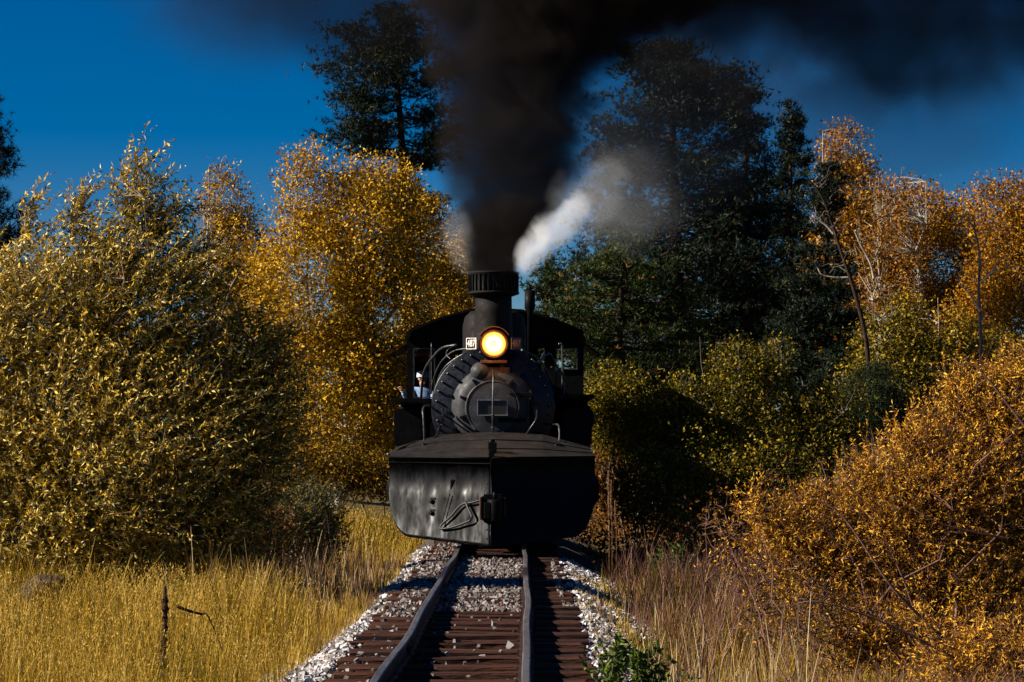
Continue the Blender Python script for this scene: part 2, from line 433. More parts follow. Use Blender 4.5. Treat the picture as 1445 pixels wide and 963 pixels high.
def build_ballast():
    rng = np.random.default_rng(5)
    prof = [(-2.25, -0.60), (-1.55, -0.30), (-1.12, -0.075), (-0.6, -0.06), (0, -0.06), (0.6, -0.06), (1.12, -0.075), (1.6, -0.30), (2.3, -0.60)]
    ys = np.arange(6, 130, 0.5)
    V = np.array([[track_x(y) + px + (rng.normal() * 0.05 if abs(px) > 1 else 0), y, pz + rng.normal() * 0.012] for y in ys for px, pz in prof])
    w = len(prof)
    i = (np.arange(len(ys) - 1)[:, None] * w + np.arange(w - 1)[None]).ravel()
    o = obj('ballast_bed', mesh_np('ballast_bed', V, np.stack([i, i + 1, i + w + 1, i + w], 1), smooth=True), M['gravel'])
    tag(o, 'bed of crushed grey stone that carries the railway track', kind='structure')
    # loose stones lying on it
    ico = bmesh.new(); bmesh.ops.create_cube(ico, size=1.45); bmesh.ops.triangulate(ico, faces=ico.faces[:])
    iv = np.array([v.co[:] for v in ico.verts]); it = np.array([[v.index for v in f.verts] for f in ico.faces]); ico.free()
    pos = []
    def scat(n, y0, y1, r0, r1, pw=1.0):
        y = y0 + (y1 - y0) * rng.random(n) ** pw
        r = r0 + (r1 - r0) * rng.random(n)
        pos.append(np.stack([r, y], 1))
    scat(9600, 16, 26, -1.95, -1.0, 1.0)
    scat(150, 15, 25, -0.98, -0.6, 1.0)
    scat(2600, 24.5, 33, -1.35, -0.6, 1.0)
    scat(2300, 33, 43, -1.6, -0.6, 1.0)
    scat(2900, 15.5, 26, 1.0, 1.5, 1.0)
    scat(4300, 26, 38, 0.85, 1.9, 1.0)
    scat(4200, 25.5, 38, -0.45, 0.44, 1.0)
    scat(110, 14, 25, -0.45, 0.42, 1.0)
    p = np.concatenate(pos)
    gap = 0.55 + 0.5 * np.sin(p[:, 1] * 1.3 + 1.0) + rng.random(len(p)) * 0.6
    keep = (np.abs(p[:, 0]) > 0.8) | (gap > 0.45)
    p = p[keep]; n = len(p)
    pz = np.interp(p[:, 0], [a for a, b in prof], [b for a, b in prof])
    size = np.minimum(np.exp(rng.normal(np.log(0.0145), 0.36, n)), 0.027)
    z = pz + size * 0.35 + np.where((np.abs(p[:, 0]) < 0.9) & (p[:, 1] > 24), 0.060, np.where(np.abs(p[:, 0]) < 0.9, 0.05, 0.02)) * (rng.random(n) > 0.2)
    c = np.stack([track_x(p[:, 1]) + p[:, 0], p[:, 1], z], 1)
    V = iv[None] * (0.55 + 0.75 * rng.random((n, len(iv), 1))) + rng.normal(size=(n, len(iv), 3)) * 0.11
    V = V * size[:, None, None] * (0.7 + 0.8 * rng.random((n, 1, 3)))
    qa = unit(rng.normal(size=(n, 4))); qw, qx, qy, qz = qa.T
    RM = np.stack([1 - 2 * (qy**2 + qz**2), 2 * (qx*qy - qz*qw), 2 * (qx*qz + qy*qw), 2 * (qx*qy + qz*qw), 1 - 2 * (qx**2 + qz**2), 2 * (qy*qz - qx*qw), 2 * (qx*qz - qy*qw), 2 * (qy*qz + qx*qw), 1 - 2 * (qx**2 + qy**2)], 1).reshape(n, 3, 3)
    V = np.einsum('nij,nkj->nki', RM, V)
    V = V + c[:, None]
    T = it[None] + (np.arange(n) * len(iv))[:, None, None]
    tint = np.repeat(np.clip(rng.beta(2.2, 2.0, n) * np.where(np.abs(p[:, 0]) < 0.95, 0.70, 1.25), 0, 0.93) * np.where(rng.random(n) < 0.05, 0, 1) + np.where(rng.random(n) < 0.04, 1.0, 0), len(it))
    o = obj('ballast_stones', mesh_np('ballast_stones', V.reshape(-1, 3), None, T.reshape(-1, 3), np.clip(tint, 0, 1)), M['stone'])
    tag(o, 'loose pale grey ballast stones strewn along and between the rails', kind='stuff')


def build_track():
    t = thing('railway_track', (XT, 16, 0), 'narrow gauge railway track of weathered brown ties under two rusty rails', 'track')
    org = Vector((XT, 16, 0))
    rnd = random.Random(11)
    protos = []
    for v in range(6):
        bm = bmesh.new()
        bmesh.ops.create_cube(bm, size=1.0, matrix=Matrix.Diagonal((1.94, 0.20, 0.16, 1)))
        bmesh.ops.subdivide_edges(bm, edges=[e for e in bm.edges if abs(e.verts[0].co.x - e.verts[1].co.x) > 0.5], cuts=4)
        bmesh.ops.bevel(bm, geom=[e for e in bm.edges if len(e.link_faces) == 2 and e.calc_face_angle(0) > 0.6], offset=0.014, segments=1, affect='EDGES')
        for q in bm.verts:
            q.co += Vector((rnd.gauss(0, .012), rnd.gauss(0, .006), rnd.gauss(0, .005)))
        me = bpy.data.meshes.new('tie'); bm.to_mesh(me); bm.free(); me.materials.append(M['tie'])
        protos.append(me)
    y, k = 11.0, 0
    while y < 120:
        o = bpy.data.objects.new('tie', protos[rnd.randrange(6)])
        o.location = (float(track_x(y)) + rnd.gauss(0, .03) - org.x, y - org.y, -0.075 + rnd.gauss(0, 0.009))
        o.rotation_euler = (rnd.gauss(0, .03), rnd.gauss(0, .008) + (math.pi if rnd.random() < .5 else 0), rnd.gauss(0, .012))
        o.scale = (rnd.uniform(0.95, 1.06), rnd.uniform(0.9, 1.15), 1)
        link(o, t)
        y += rnd.uniform(0.44, 0.58) if y < 60 else 1.1
        k += 1
    # rails
    prof = [(-.060, 0), (.060, 0), (.060, .010), (.012, .022), (.009, .098), (.030, .108), (.030, .135), (.022, .142), (-.022, .142), (-.030, .135), (-.030, .108), (-.009, .098), (-.012, .022), (-.060, .010)]
    for s in (-1, 1):
        ys = np.concatenate([np.arange(8, 60, 0.4), np.arange(60, 131, 5)])
        wig = 0.006 * np.sin(ys * 0.78 + s) + 0.005 * np.sin(ys * 1.25 + 2) + np.where(s > 0, 0.012 * np.exp(-((ys - 27) / 2.5) ** 2), 0.016 * np.exp(-((ys - 21.5) / 1.8) ** 2))
        zz = 0.006 * np.sin(ys * 0.9 + s * 2)
        xs = track_x(ys) + s * 0.487 + wig
        V, Q, fm = [], [], []
        n = len(prof)
        for x, yy, z in zip(xs, ys, zz):
            V += [(x - org.x + a, yy - org.y, z + b + 0.004) for a, b in prof]
        for i in range(len(ys) - 1):
            for k in range(n):
                Q.append((i * n + k, i * n + (k + 1) % n, (i + 1) * n + (k + 1) % n, (i + 1) * n + k)); fm.append(1 if k in (6, 7, 8) else 0)
        me = mesh_np('rail', V, Q, smooth=False)
        me.materials.append(M['rail_steel']); me.materials.append(M['rail_head'])
        me.polygons.foreach_set('material_index', fm)
        rail = obj('rail', me, None, t)
        # spikes along both sides of the rail foot
        bm = bmesh.new()
        yy = 11.0
        while yy < 37:
            x = float(np.interp(yy, ys, xs)) - org.x
            for side in (-1, 1):
                box(bm, (x + side * 0.066, yy - org.y + rnd.uniform(-.04, .04), 0.022), (0.022, 0.02, 0.035))
            yy += 0.52
        tag(obj('spike', bm, M['rust_lit_brown'], rail), kind='stuff')
        for yj in ((20.4,) if s < 0 else (25.5,)):
            bm = bmesh.new()
            x = float(np.interp(yj, ys, xs)) - org.x
            for side in (-1, 1):
                box(bm, (x + side * 0.024, yj - org.y, 0.062), (0.022, 0.62, 0.068))
                for q in range(4):
                    box(bm, (x + side * 0.040, yj - org.y - 0.225 + q * 0.15, 0.064), (0.016, 0.03, 0.03))
            obj('joint_bar', bm, M['rust_lit_brown'], rail)


build_ground()
build_ballast()
build_track()


# ------------------------------------------------------------------ locomotive
LO = Vector((-0.30, 37.1, 0.0))


def lp(px, py, d):
    p = at(px, py, d) - LO
    return Vector((p.x, p.y, p.z))


def build_locomotive():
    t = thing('steam_locomotive', LO, 'black narrow gauge steam locomotive with snow plow and lit headlight', 'locomotive')
    iron = M['black_iron']

    # ---- snow plow: a pair of hollow-curved blades meeting in a vertical edge
    def zb(u):
        if u < 0.78: return 0.185 + 0.12 * u / 0.78
        q = (u - 0.78) / 0.22
        return 0.305 + (1 - math.sqrt(max(0, 1 - q * q))) * 0.70
    def hollow(z):
        if z <= 1.27:
            q = 1.27 - z
            return 0.15 - (0.75 * q * q if q < 0.42 else 0.1323 + 0.63 * (q - 0.42) - 0.16 * (q - 0.42) ** 2)
        return 0.15 - 0.16 * ((z - 1.27) / 0.21) ** 1.5
    def blade(u, z):
        """a point on the left-hand blade's face"""
        return Vector((-1.54 * u, 0.92 * u + hollow(z), z))
    for s in (-1, 1):
        bm = bmesh.new()
        nu, nv = 30, 26
        g = []
        for i in range(nu + 1):
            u = i / nu
            u = u if u < 0.78 else 0.78 + 0.22 * math.sin((u - 0.78) / 0.22 * math.pi / 2)
            row = []
            for j in range(nv + 1):
                z = zb(u) + (1.463 + 0.015 * u - zb(u)) * j / nv
                dent = 0.007 * math.sin(u * 17 + 1 + z * 2) * math.sin(z * 7 + u * 5) + 0.004 * math.sin(u * 41 + z * 3)
                row.append(bm.verts.new((s * 1.54 * u, 0.92 * u + hollow(z) + dent * min(1, u * 6), z)))
            g.append(row)
        for i in range(nu):
            for j in range(nv):
                q = (g[i][j], g[i + 1][j], g[i + 1][j + 1], g[i][j + 1])
                f = bm.faces.new(q if s > 0 else q[::-1]); f.smooth = True
        o = obj('plow_blade', bm, M['plow'] if s < 0 else M['plow_shaded'], t)
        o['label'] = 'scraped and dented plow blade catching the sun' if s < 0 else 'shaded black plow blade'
        md = o.modifiers.new('thick', 'SOLIDIFY'); md.thickness = 0.022; md.offset = -1
        rv = bmesh.new()
        for k in range(15):
            u_ = 0.06 + 0.92 * k / 14
            bmesh.ops.create_uvsphere(rv, u_segments=6, v_segments=4, radius=0.013, matrix=Matrix.Translation((s * 1.54 * u_, 0.92 * u_ + hollow(1.40), 1.40)))
        for k in range(9):
            z_ = 0.30 + 1.05 * k / 8
            bmesh.ops.create_uvsphere(rv, u_segments=6, v_segments=4, radius=0.013, matrix=Matrix.Translation((s * 0.062, 0.037 + hollow(z_), z_)))
        tag(obj('rivet', rv, M['black_iron'], o), kind='stuff')
        # stiffening edge at the outer rim, top lip
        e = bmesh.new()
        tube(e, [(s * 1.54 * u, 0.92 * u - 0.004, 1.466 + 0.015 * u) for u in (0.01, 0.3, 0.6, 1.0)], 0.017, 6)
        obj('lip', e, M['black_iron'], o)
    # pilot frame behind the plow
    bm = bmesh.new()
    box(bm, (0, 1.62, 0.93), (2.5, 0.28, 0.85)); box(bm, (-0.55, 1.0, 0.9), (0.12, 1.1, 0.5)); box(bm, (0.55, 1.0, 0.9), (0.12, 1.1, 0.5))
    box(bm, (0, 2.4, 0.75), (1.2, 1.3, 0.5))
    obj('pilot_frame', bevel(bm, 0.012), iron, t)

    # ---- hipped deck over the plow, in plates
    for s in (-1, 1):
        fr = [Vector((0, 0.02, 1.475)), Vector((s * 0.75, 0.47, 1.482)), Vector((s * 1.54, 0.94, 1.49))]
        bk = [Vector((0, 2.55, 1.84)), Vector((s * 0.78, 2.55, 1.80)), Vector((s * 1.50, 2.5, 1.60))]
        for k in range(3):
            bm = bmesh.new()
            a0, a1 = k / 3, (k + 1) / 3
            v0, v1, v2 = [], [], []
            for f0, b0 in zip(fr, bk):
                c0 = f0.lerp(b0, a0 + (0.006 if k else 0)); c1 = f0.lerp(b0, a1 - 0.006)
                up = Vector((0, 0, 0.012 * k))
                v0.append(c0 + up); v1.append(c1 + up)
            for i in range(2):
                pts = [v0[i], v0[i + 1], v1[i + 1], v1[i]]
                prism(bm, pts if s > 0 else pts[::-1], (0, 0, -0.03))
            bmesh.ops.remove_doubles(bm, verts=bm.verts[:], dist=0.0008)
            obj('deck_plate', bm, M['deck'], t)
    bm = bmesh.new()
    prism(bm, [(-1.5, 0.96, 1.44), (0, 0.06, 1.42), (1.5, 0.96, 1.44), (1.46, 2.5, 1.54), (0.78, 2.53, 1.72), (0, 2.53, 1.76), (-0.78, 2.53, 1.72), (-1.46, 2.5, 1.54)], (0, 0, -0.04))
    obj('deck_frame', bm, iron, t)
    # nose post on the ridge of the deck
    bm = bmesh.new()
    box(bm, (0, 0.10, 1.53), (0.085, 0.16, 0.12))
    obj('nose_block', bevel(bm, 0.01), iron, t)
    bm = bmesh.new()
    box(bm, (0.01, 0.55, 1.63), (0.13, 0.22, 0.13)); tube(bm, [(0, 0.5, 1.66), (0, 0.5, 1.74)], 0.05)
    obj('nose_post', bevel(bm, 0.01), iron, t)
    # rounded rub strip on the nose edge
    bm = bmesh.new(); tube(bm, [(0, hollow(z) - 0.004, z) for z in (0.19, 0.4, 0.6, 0.8, 1.0, 1.15, 1.25, 1.35, 1.465)], 0.02, 8)
    obj('nose_strip', bm, M['plow'], t)

    # ---- coupler in its pocket
    zc = 0.74
    bm = bmesh.new()
    box(bm, (0.02, 0.02, zc), (0.32, 0.34, 0.40))
    obj('coupler_pocket', bevel(bm, 0.03, 2), iron, t)
    bm = bmesh.new()
    box(bm, (-0.155, -0.17, zc), (0.03, 0.10, 0.33)); box(bm, (0.20, -0.16, zc + 0.02), (0.03, 0.10, 0.27))
    obj('pocket_cheek', bevel(bm, 0.008), M['rust_lit_brown'], t)
    bm = bmesh.new()
    lathe(bm, [(0.0, -0.17), (0.10, -0.17), (0.11, -0.15), (0.11, 0.13), (0.10, 0.15), (0.0, 0.15)], 'Z', (0.05, -0.24, zc - 0.02), 16)
    box(bm, (-0.06, -0.26, zc - 0.03), (0.09, 0.16, 0.24)); tube(bm, [(0.05, -0.24, zc + 0.12), (0.05, -0.24, zc + 0.24)], 0.03)
    obj('coupler', bevel(bm, 0.008), iron, t)
    def on_blade(px_, py_, lift):
        """a point lifted off the left blade, found from the photograph"""
        u = (695 - px_) / 148.0
        z = 1.463 - (py_ - 647) / 95.0
        return blade(u, z) + Vector((-0.5, -0.85, 0.0)) * lift
    bm = bmesh.new()
    tube(bm, smooth_path([on_blade(690, 703, 0.05), on_blade(672, 708, 0.06), on_blade(655, 712, 0.05), on_blade(640, 728, 0.05), on_blade(624, 743, 0.045), on_blade(636, 744, 0.05), on_blade(656, 738, 0.06), on_blade(671, 730, 0.07), on_blade(666, 716, 0.08), on_blade(662, 707, 0.07)], 6), 0.017, 8)
    obj('air_hose', bm, M['rubber'], t)
    bm = bmesh.new()
    tube(bm, smooth_path([on_blade(638, 697, 0.04), on_blade(633, 715, 0.04), on_blade(627, 738, 0.04)], 4), 0.008, 6)
    obj('release_rod', bm, iron, t)
    for py_ in (708, 724):
        bm = bmesh.new()
        lathe(bm, [(0.0, -0.03), (0.02, -0.03), (0.032, -0.018), (0.032, 0.03), (0, 0.03)], 'Y', (0, 0, 0), 12)
        box(bm, (0, 0.025, 0.015), (0.085, 0.02, 0.10))
        o = obj('eye_bolt', bm, M['plow'], t, on_blade(611, py_, 0.02))
        o.rotation_euler = (R(-12), 0, R(-31))

    # ---- smokebox, its front and door
    by, bz, br = 3.0, 2.236, 0.975
    bm = bmesh.new()
    lathe(bm, [(0.0, 9.2), (0.98, 9.2), (0.99, 5.3), (0.975, 5.2), (0.975, by + 0.02), (0.955, by), (0.0, by)], 'Y', (0, 0, bz), 56)
    boiler = obj('boiler', bm, M['smokebox'], t)
    boiler['label'] = 'black smokebox and boiler barrel tinted blue for the sky reflection'
    for yb in (4.6, 5.25, 6.4, 7.5):
        bm = bmesh.new(); lathe(bm, [(0.985, yb - .04), (1.003, yb - .04), (1.003, yb + .04), (0.985, yb + .04)], 'Y', (0, 0, bz), 56)
        obj('band', bm, iron, boiler)
    bm = bmesh.new()
    for k in range(36):
        a = 2 * math.pi * k / 36 + .05
        p = Vector((0.895 * math.cos(a), by - 0.012, bz + 0.895 * math.sin(a)))
        bmesh.ops.create_uvsphere(bm, u_segments=6, v_segments=4, radius=0.020, matrix=Matrix.Translation(p))
    tag(obj('rivet', bm, M['smokebox'], boiler), kind='stuff')
    bm = bmesh.new()
    lathe(bm, [(0.655, 0.02), (0.652, -0.05), (0.625, -0.11), (0.575, -0.195), (0.51, -0.245), (0.445, -0.262), (0.428, -0.264), (0.418, -0.33), (0.395, -0.345), (0.36, -0.345), (0.20, -0.365), (0.0, -0.375)], 'Y', (0, by, bz), 56)
    door = obj('smokebox_door', bm, M['door'], t)
    door['label'] = 'round grey dished smokebox door ringed with clamps'
    for k in range(16):
        a = 2 * math.pi * k / 16 + 0.12
        rot = Matrix.Rotation(-a, 3, 'Y')
        ca, sa = math.cos(a), math.sin(a)
        bm = bmesh.new()
        box(bm, (0.685 * ca, by - 0.05, bz + 0.685 * sa), (0.10, 0.055, 0.045), rot)
        tube(bm, [(0.69 * ca, by, bz + 0.69 * sa), (0.69 * ca, by - 0.15, bz + 0.69 * sa)], 0.016, 6)
        box(bm, (0.69 * ca, by - 0.10, bz + 0.69 * sa), (0.045, 0.035, 0.045), rot)
        obj('door_clamp', bm, M['smokebox'], door)
    for k in range(10):
        a = 2 * math.pi * k / 10 + 0.3
        ca, sa = math.cos(a), math.sin(a)
        bm = bmesh.new()
        box(bm, (0.475 * ca, by - 0.265, bz + 0.475 * sa), (0.13, 0.045, 0.04), Matrix.Rotation(-a, 3, 'Y'))
        tube(bm, [(0.49 * ca, by - 0.22, bz + 0.49 * sa), (0.49 * ca, by - 0.34, bz + 0.49 * sa)], 0.016, 6)
        obj('door_dog', bm, M['smokebox'], door)
    bm = bmesh.new(); lathe(bm, [(0.400, -0.343), (0.414, -0.352), (0.424, -0.338)], 'Y', (0, by, bz), 56)
    obj('door_rim', bm, M['door'], door)
    bm = bmesh.new()
    box(bm, (0.30, by - 0.37, bz - 0.19), (0.42, 0.035, 0.07)); box(bm, (0.40, by - 0.33, bz + 0.20), (0.46, 0.035, 0.07)); tube(bm, [(0.60, by - 0.25, bz - 0.28), (0.60, by - 0.25, bz + 0.28)], 0.03, 8)
    obj('door_hinge', bevel(bm, 0.008), iron, door)
    # number plate with a bright frame
    pz, py = bz, by - 0.40
    bm = bmesh.new(); box(bm, (-0.005, py, pz), (0.46, 0.03, 0.23))
    plate = obj('number_plate', bevel(bm, 0.004), M['board_black'], t)
    bm = bmesh.new()
    for s in (-1, 1):
        box(bm, (-0.005 + s * 0.232, py - 0.012, pz), (0.016, 0.055, 0.25)); box(bm, (-0.005, py - 0.012, pz + s * 0.118), (0.448, 0.05, 0.014))
    obj('plate_frame', bm, M['bright_edge'], plate)
    # slim staff in front of the door and the round cap under the lamp
    bm = bmesh.new(); tube(bm, [(0.0, by - 0.52, 1.70), (0.0, by - 0.50, 2.2), (0.005, by - 0.44, 2.66), (0.005, by - 0.30, 2.83)], 0.014, 8)
    for z in (1.92, 2.12): bmesh.ops.create_uvsphere(bm, u_segments=8, v_segments=6, radius=0.026, matrix=Matrix.Translation((0, by - 0.52 + (z - 1.7) * .04, z)))
    obj('grab_staff', bm, M['pipe'], t)
    bm = bmesh.new(); lathe(bm, [(0.0, -0.20), (0.07, -0.19), (0.125, -0.13), (0.15, -0.04), (0.15, 0.05), (0.11, 0.07), (0.0, 0.07)], 'Y', (-0.20, by - 0.12, 2.80), 20)
    obj('hatch_cap', bm, M['door'], t)

    # ---- headlight with number boards
    hx, hz, hy = 0.017, 3.235, by - 0.22
    bm = bmesh.new()
    lathe(bm, [(0.215, -0.05), (0.240, -0.05), (0.246, 0.0), (0.246, 0.34), (0.20, 0.44), (0.0, 0.46)], 'Y', (hx, hy, hz), 36)
    lamp = obj('headlight', bm, iron, t)
    bm = bmesh.new(); lathe(bm, [(0.217, -0.05), (0.186, -0.055), (0.186, -0.04), (0.212, -0.03)], 'Y', (hx, hy, hz), 36)
    obj('rim', bm, M['rust_lit_brown'], lamp)  # red-brown carries the lamp's warm glow in its colour
    bm = bmesh.new(); lathe(bm, [(0.208, -0.02), (0.18, 0.10), (0.12, 0.18), (0.0, 0.21)], 'Y', (hx, hy, hz), 36)
    obj('reflector', bm, M['reflector'], lamp)
    lm, nt, N, L, P = mat_new('lit_lens')
    tc = N.new('ShaderNodeTexCoord'); ln = N.new('ShaderNodeVectorMath'); ln.operation = 'LENGTH'
    L.new(tc.outputs['Object'], ln.inputs[0])
    rp = ramp(N, [(0.0, (1.0, 0.74, 0.34)), (0.50, (1.0, 0.62, 0.22)), (0.74, (1.0, 0.36, 0.05)), (0.88, (0.62, 0.15, 0.012)), (1.0, (0.20, 0.035, 0.003))])
    ml = N.new('ShaderNodeMath'); ml.operation = 'MULTIPLY'; ml.inputs[1].default_value = 1 / 0.198
    L.new(ln.outputs['Value'], ml.inputs[0]); L.new(ml.outputs[0], rp.inputs[0]); L.new(rp.outputs[0], P.inputs['Emission Color'])
    P.inputs['Emission Strength'].default_value = 2.3
    P.inputs['Base Color'].default_value = (0.3, 0.2, 0.1, 1)
    bm = bmesh.new(); lathe(bm, [(0.198, 0.0), (0.17, -0.014), (0.10, -0.026), (0.0, -0.03)], 'Y', (0, 0, 0), 36)
    lens = obj('lens', bm, lm, lamp, (hx, hy - 0.012, hz))
    bm = bmesh.new(); lathe(bm, [(0.022, -0.005), (0.040, -0.005), (0.040, 0.004), (0.022, 0.004)], 'Y', (hx, hy - 0.044, hz + 0.005), 18)
    obj('bulb_ring', bm, plain('warm_brass', (0.55, 0.25, 0.04), 0.35, 0.6), lamp)
    bm = bmesh.new()
    for k in range(15):
        a0, a1 = R(30 + k * 8), R(30 + (k + 1) * 8)
        vs_ = [bm.verts.new((hx + 0.262 * math.cos(a), hy + yy, hz + 0.262 * math.sin(a))) for a, yy in ((a0, -.14 + .0), (a1, -.14), (a1, .0), (a0, .0))]
        bm.faces.new(vs_)
    bmesh.ops.remove_doubles(bm, verts=bm.verts[:], dist=0.001)
    vz = obj('visor', bm, M['rust_lit_brown'], lamp); md = vz.modifiers.new('thick', 'SOLIDIFY'); md.thickness = 0.01  # visor coloured red-brown to hold the glow of the lamp
    bm = bmesh.new()
    box(bm, (hx - 0.12, hy + 0.22, hz - 0.34), (0.05, 0.36, 0.34)); box(bm, (hx + 0.12, hy + 0.22, hz - 0.34), (0.05, 0.36, 0.34)); box(bm, (hx, hy + 0.20, hz - 0.28), (0.42, 0.46, 0.05)); box(bm, (hx, hy + 0.20, hz - 0.44), (0.5, 0.30, 0.16))
    obj('bracket', bevel(bm, 0.008), M['rust_lit_brown'], lamp)  # lamp's reddish light on the bracket is put into its colour
    for s in (-1, 1):
        ang = R(30) * s
        c = Vector((hx + s * 0.345, hy + 0.02, hz + 0.005))
        rot = Matrix.Rotation(ang, 3, 'Z')
        bm = bmesh.new(); box(bm, c, (0.185, 0.03, 0.185), rot)
        bd = obj('number_board', bevel(bm, 0.004), M['board_black'], t)
        if s < 0:
            bm = bmesh.new()
            for q in (-1, 1):
                box(bm, c + rot @ Vector((q * 0.084, -0.020, 0)), (0.010, 0.012, 0.178), rot); box(bm, c + rot @ Vector((0, -0.020, q * 0.084)), (0.158, 0.012, 0.010), rot)
            obj('frame', bm, M['white_paint'], bd)
        cu = bpy.data.curves.new('number', 'FONT'); cu.body = '487'; cu.align_x = 'CENTER'; cu.align_y = 'CENTER'; cu.size = 0.145; cu.extrude = 0.003; cu.offset = 0.0015
        tmp = bpy.data.objects.new('number', cu); COL.objects.link(tmp)
        bpy.context.view_layer.update()
        me = bpy.data.meshes.new_from_object(tmp.evaluated_get(bpy.context.evaluated_depsgraph_get()))
        bpy.data.objects.remove(tmp)
        me.transform(Matrix.Translation(c + rot @ Vector((0, -0.020, 0))) @ rot.to_4x4() @ Matrix.Rotation(R(90), 4, 'X') @ Matrix.Diagonal((0.66, 1.05, 1, 1)))
        me.materials.clear()
        obj('number', me, M['white_paint'] if s < 0 else plain('shaded_number', (0.22, 0.13, 0.09), 0.6), bd)  # right-hand digits: their shade is put into a dim colour

    # ---- stack
    sy = 4.35
    bm = bmesh.new()
    lathe(bm, [(0.60, 3.02), (0.50, 3.12), (0.36, 3.25), (0.315, 3.42), (0.30, 3.8), (0.295, 4.12), (0.24, 4.12), (0.24, 3.1)], 'Z', (0, sy, 0), 40)
    st = obj('smokestack', bm, M['stack'], t)
    bm = bmesh.new()
    lathe(bm, [(0.29, 4.06), (0.41, 4.10), (0.425, 4.13), (0.385, 4.145), (0.39, 4.41), (0.42, 4.43), (0.42, 4.46), (0.33, 4.46), (0.31, 4.1)], 'Z', (0, sy, 0), 56)
    cap = obj('stack_cap', bm, M['stack'], st)
    for k in range(32):
        a = 2 * math.pi * k / 32
        bm = bmesh.new(); box(bm, (0.395 * math.cos(a), sy + 0.395 * math.sin(a), 4.28), (0.03, 0.02, 0.27), Matrix.Rotation(a, 3, 'Z'))
        obj('slat', bm, M['black_iron'], st)

    # ---- domes, whistle, bell bracket
    for y_, r_, top in ((6.3, 0.54, 3.95), (7.9, 0.46, 3.86)):
        bm = bmesh.new()
        lathe(bm, [(r_ + .16, 2.95), (r_ + .05, 3.10), (r_, 3.25), (r_, top - 0.28), (r_ - .04, top - 0.12), (r_ * .75, top - 0.03), (r_ * .4, top), (0, top + 0.01)], 'Z', (0, y_, 0), 40)
        obj('dome', bm, M['stack'], t)
    bm = bmesh.new(); tube(bm, [(0.62, 8.6, 3.0), (0.62, 8.6, 4.02), (0.62, 8.6, 4.10), (0.62, 8.6, 4.42)], [0.05, 0.05, 0.10, 0.095], 10)
    tube(bm, [(0.62, 8.6, 4.42), (0.62, 8.6, 4.50)], 0.03)
    obj('whistle', bm, iron, t)

    # ---- cab
    cy_, cw = 9.0, 1.594
    arch = [(-cw, 3.30), (-cw, 3.55), (-1.53, 3.72), (-1.36, 3.80), (-0.9, 3.98), (-0.45, 4.09), (0, 4.12), (0.45, 4.09), (0.9, 3.98), (1.36, 3.80), (1.53, 3.72), (cw, 3.55), (cw, 3.30)]
    cabw = bmesh.new()
    prism(cabw, [Vector((x, cy_, z - 0.02 if z > 3.4 else 3.40)) for x, z in arch], (0, 0.06, 0))
    for s in (-1, 1):
        box(cabw, (s * 1.54, cy_ + 0.03, 2.40), (0.108, 0.06, 1.998)); box(cabw, (s * 0.99, cy_ + 0.03, 2.72), (0.20, 0.06, 1.358))
        box(cabw, (s * 1.20, cy_ + 0.033, 1.94 if s < 0 else 2.20), (0.62, 0.06, 1.10 if s < 0 else 1.62))
    obj('cab_front', cabw, iron, t)
    for s in (-1, 1):
        bm = bmesh.new()
        box(bm, (s * 1.565, 10.35, 1.95), (0.05, 2.6, 1.3)); box(bm, (s * 1.565, 9.25, 3.0), (0.05, 0.36, 0.80)); box(bm, (s * 1.565, 11.5, 3.0), (0.05, 0.30, 0.80)); box(bm, (s * 1.565, 10.35, 3.48), (0.05, 2.6, 0.16))
        obj('cab_side', bm, iron, t)
        # front windows: slim frame, and the pane bar
        bm = bmesh.new()
        for x in (1.475, 1.10): box(bm, (s * x, cy_ - 0.012, 2.95 if s < 0 else 3.205), (0.022, 0.03, 0.90 if s < 0 else 0.39))
        for z in ((2.51, 3.39) if s < 0 else (3.02, 3.39)): box(bm, (s * 1.2875, cy_ - 0.012, z), (0.353, 0.03, 0.02))
        if s < 0: box(bm, (-1.19, cy_ - 0.012, 2.95), (0.014, 0.026, 0.86))
        obj('window_frame', bm, M['pipe'], t)
        bm = bmesh.new()
        pts = [(s * 1.60, 9.25, 3.50), (s * 1.92, 9.25, 3.30), (s * 1.92, 10.9, 3.30), (s * 1.60, 10.9, 3.50)]
        prism(bm, pts, (0, 0, -0.03)); tube(bm, [(s * 1.60, 9.3, 3.08), (s * 1.88, 9.3, 3.30)], 0.012, 6)
        obj('window_awning', bm, iron, t)
    bm = bmesh.new()
    ro = [Vector((x * 1.02, 8.75, z)) for x, z in arch[1:-1]]; ri = [Vector((x * 0.98, 8.75, z - 0.035)) for x, z in arch[1:-1]]
    prism(bm, ro + ri[::-1], (0, 3.3, 0))
    obj('cab_roof', bm, iron, t)
    bm = bmesh.new(); box(bm, (0, 11.2, 1.36), (3.0, 1.4, 0.08)); box(bm, (0, 10.2, 2.5), (1.4, 0.9, 1.7)); box(bm, (-1.19, 9.6, 3.33), (0.72, 0.9, 0.04)); box(bm, (-1.17, 11.55, 3.32), (0.7, 0.04, 0.16))  # two high left boxes added as the interior's sunlit brown top
    obj('cab_interior', bm, M['cab_inside'], t)
    bm = bmesh.new(); box(bm, (-0.35, 11.68, 2.34), (2.4, 0.06, 2.0)); box(bm, (-0.2, 11.68, 3.5), (2.0, 0.05, 0.24))
    obj('cab_back', bm, iron, t)
    bm = bmesh.new(); box(bm, (-1.17, 9.2, 3.345), (0.50, 0.05, 0.10)); bevel(bm, .01)
    obj('cab_lit_patch', bm, M['rust_lit_brown'], t)  # added red-brown board standing in for a sunlit patch inside the cab

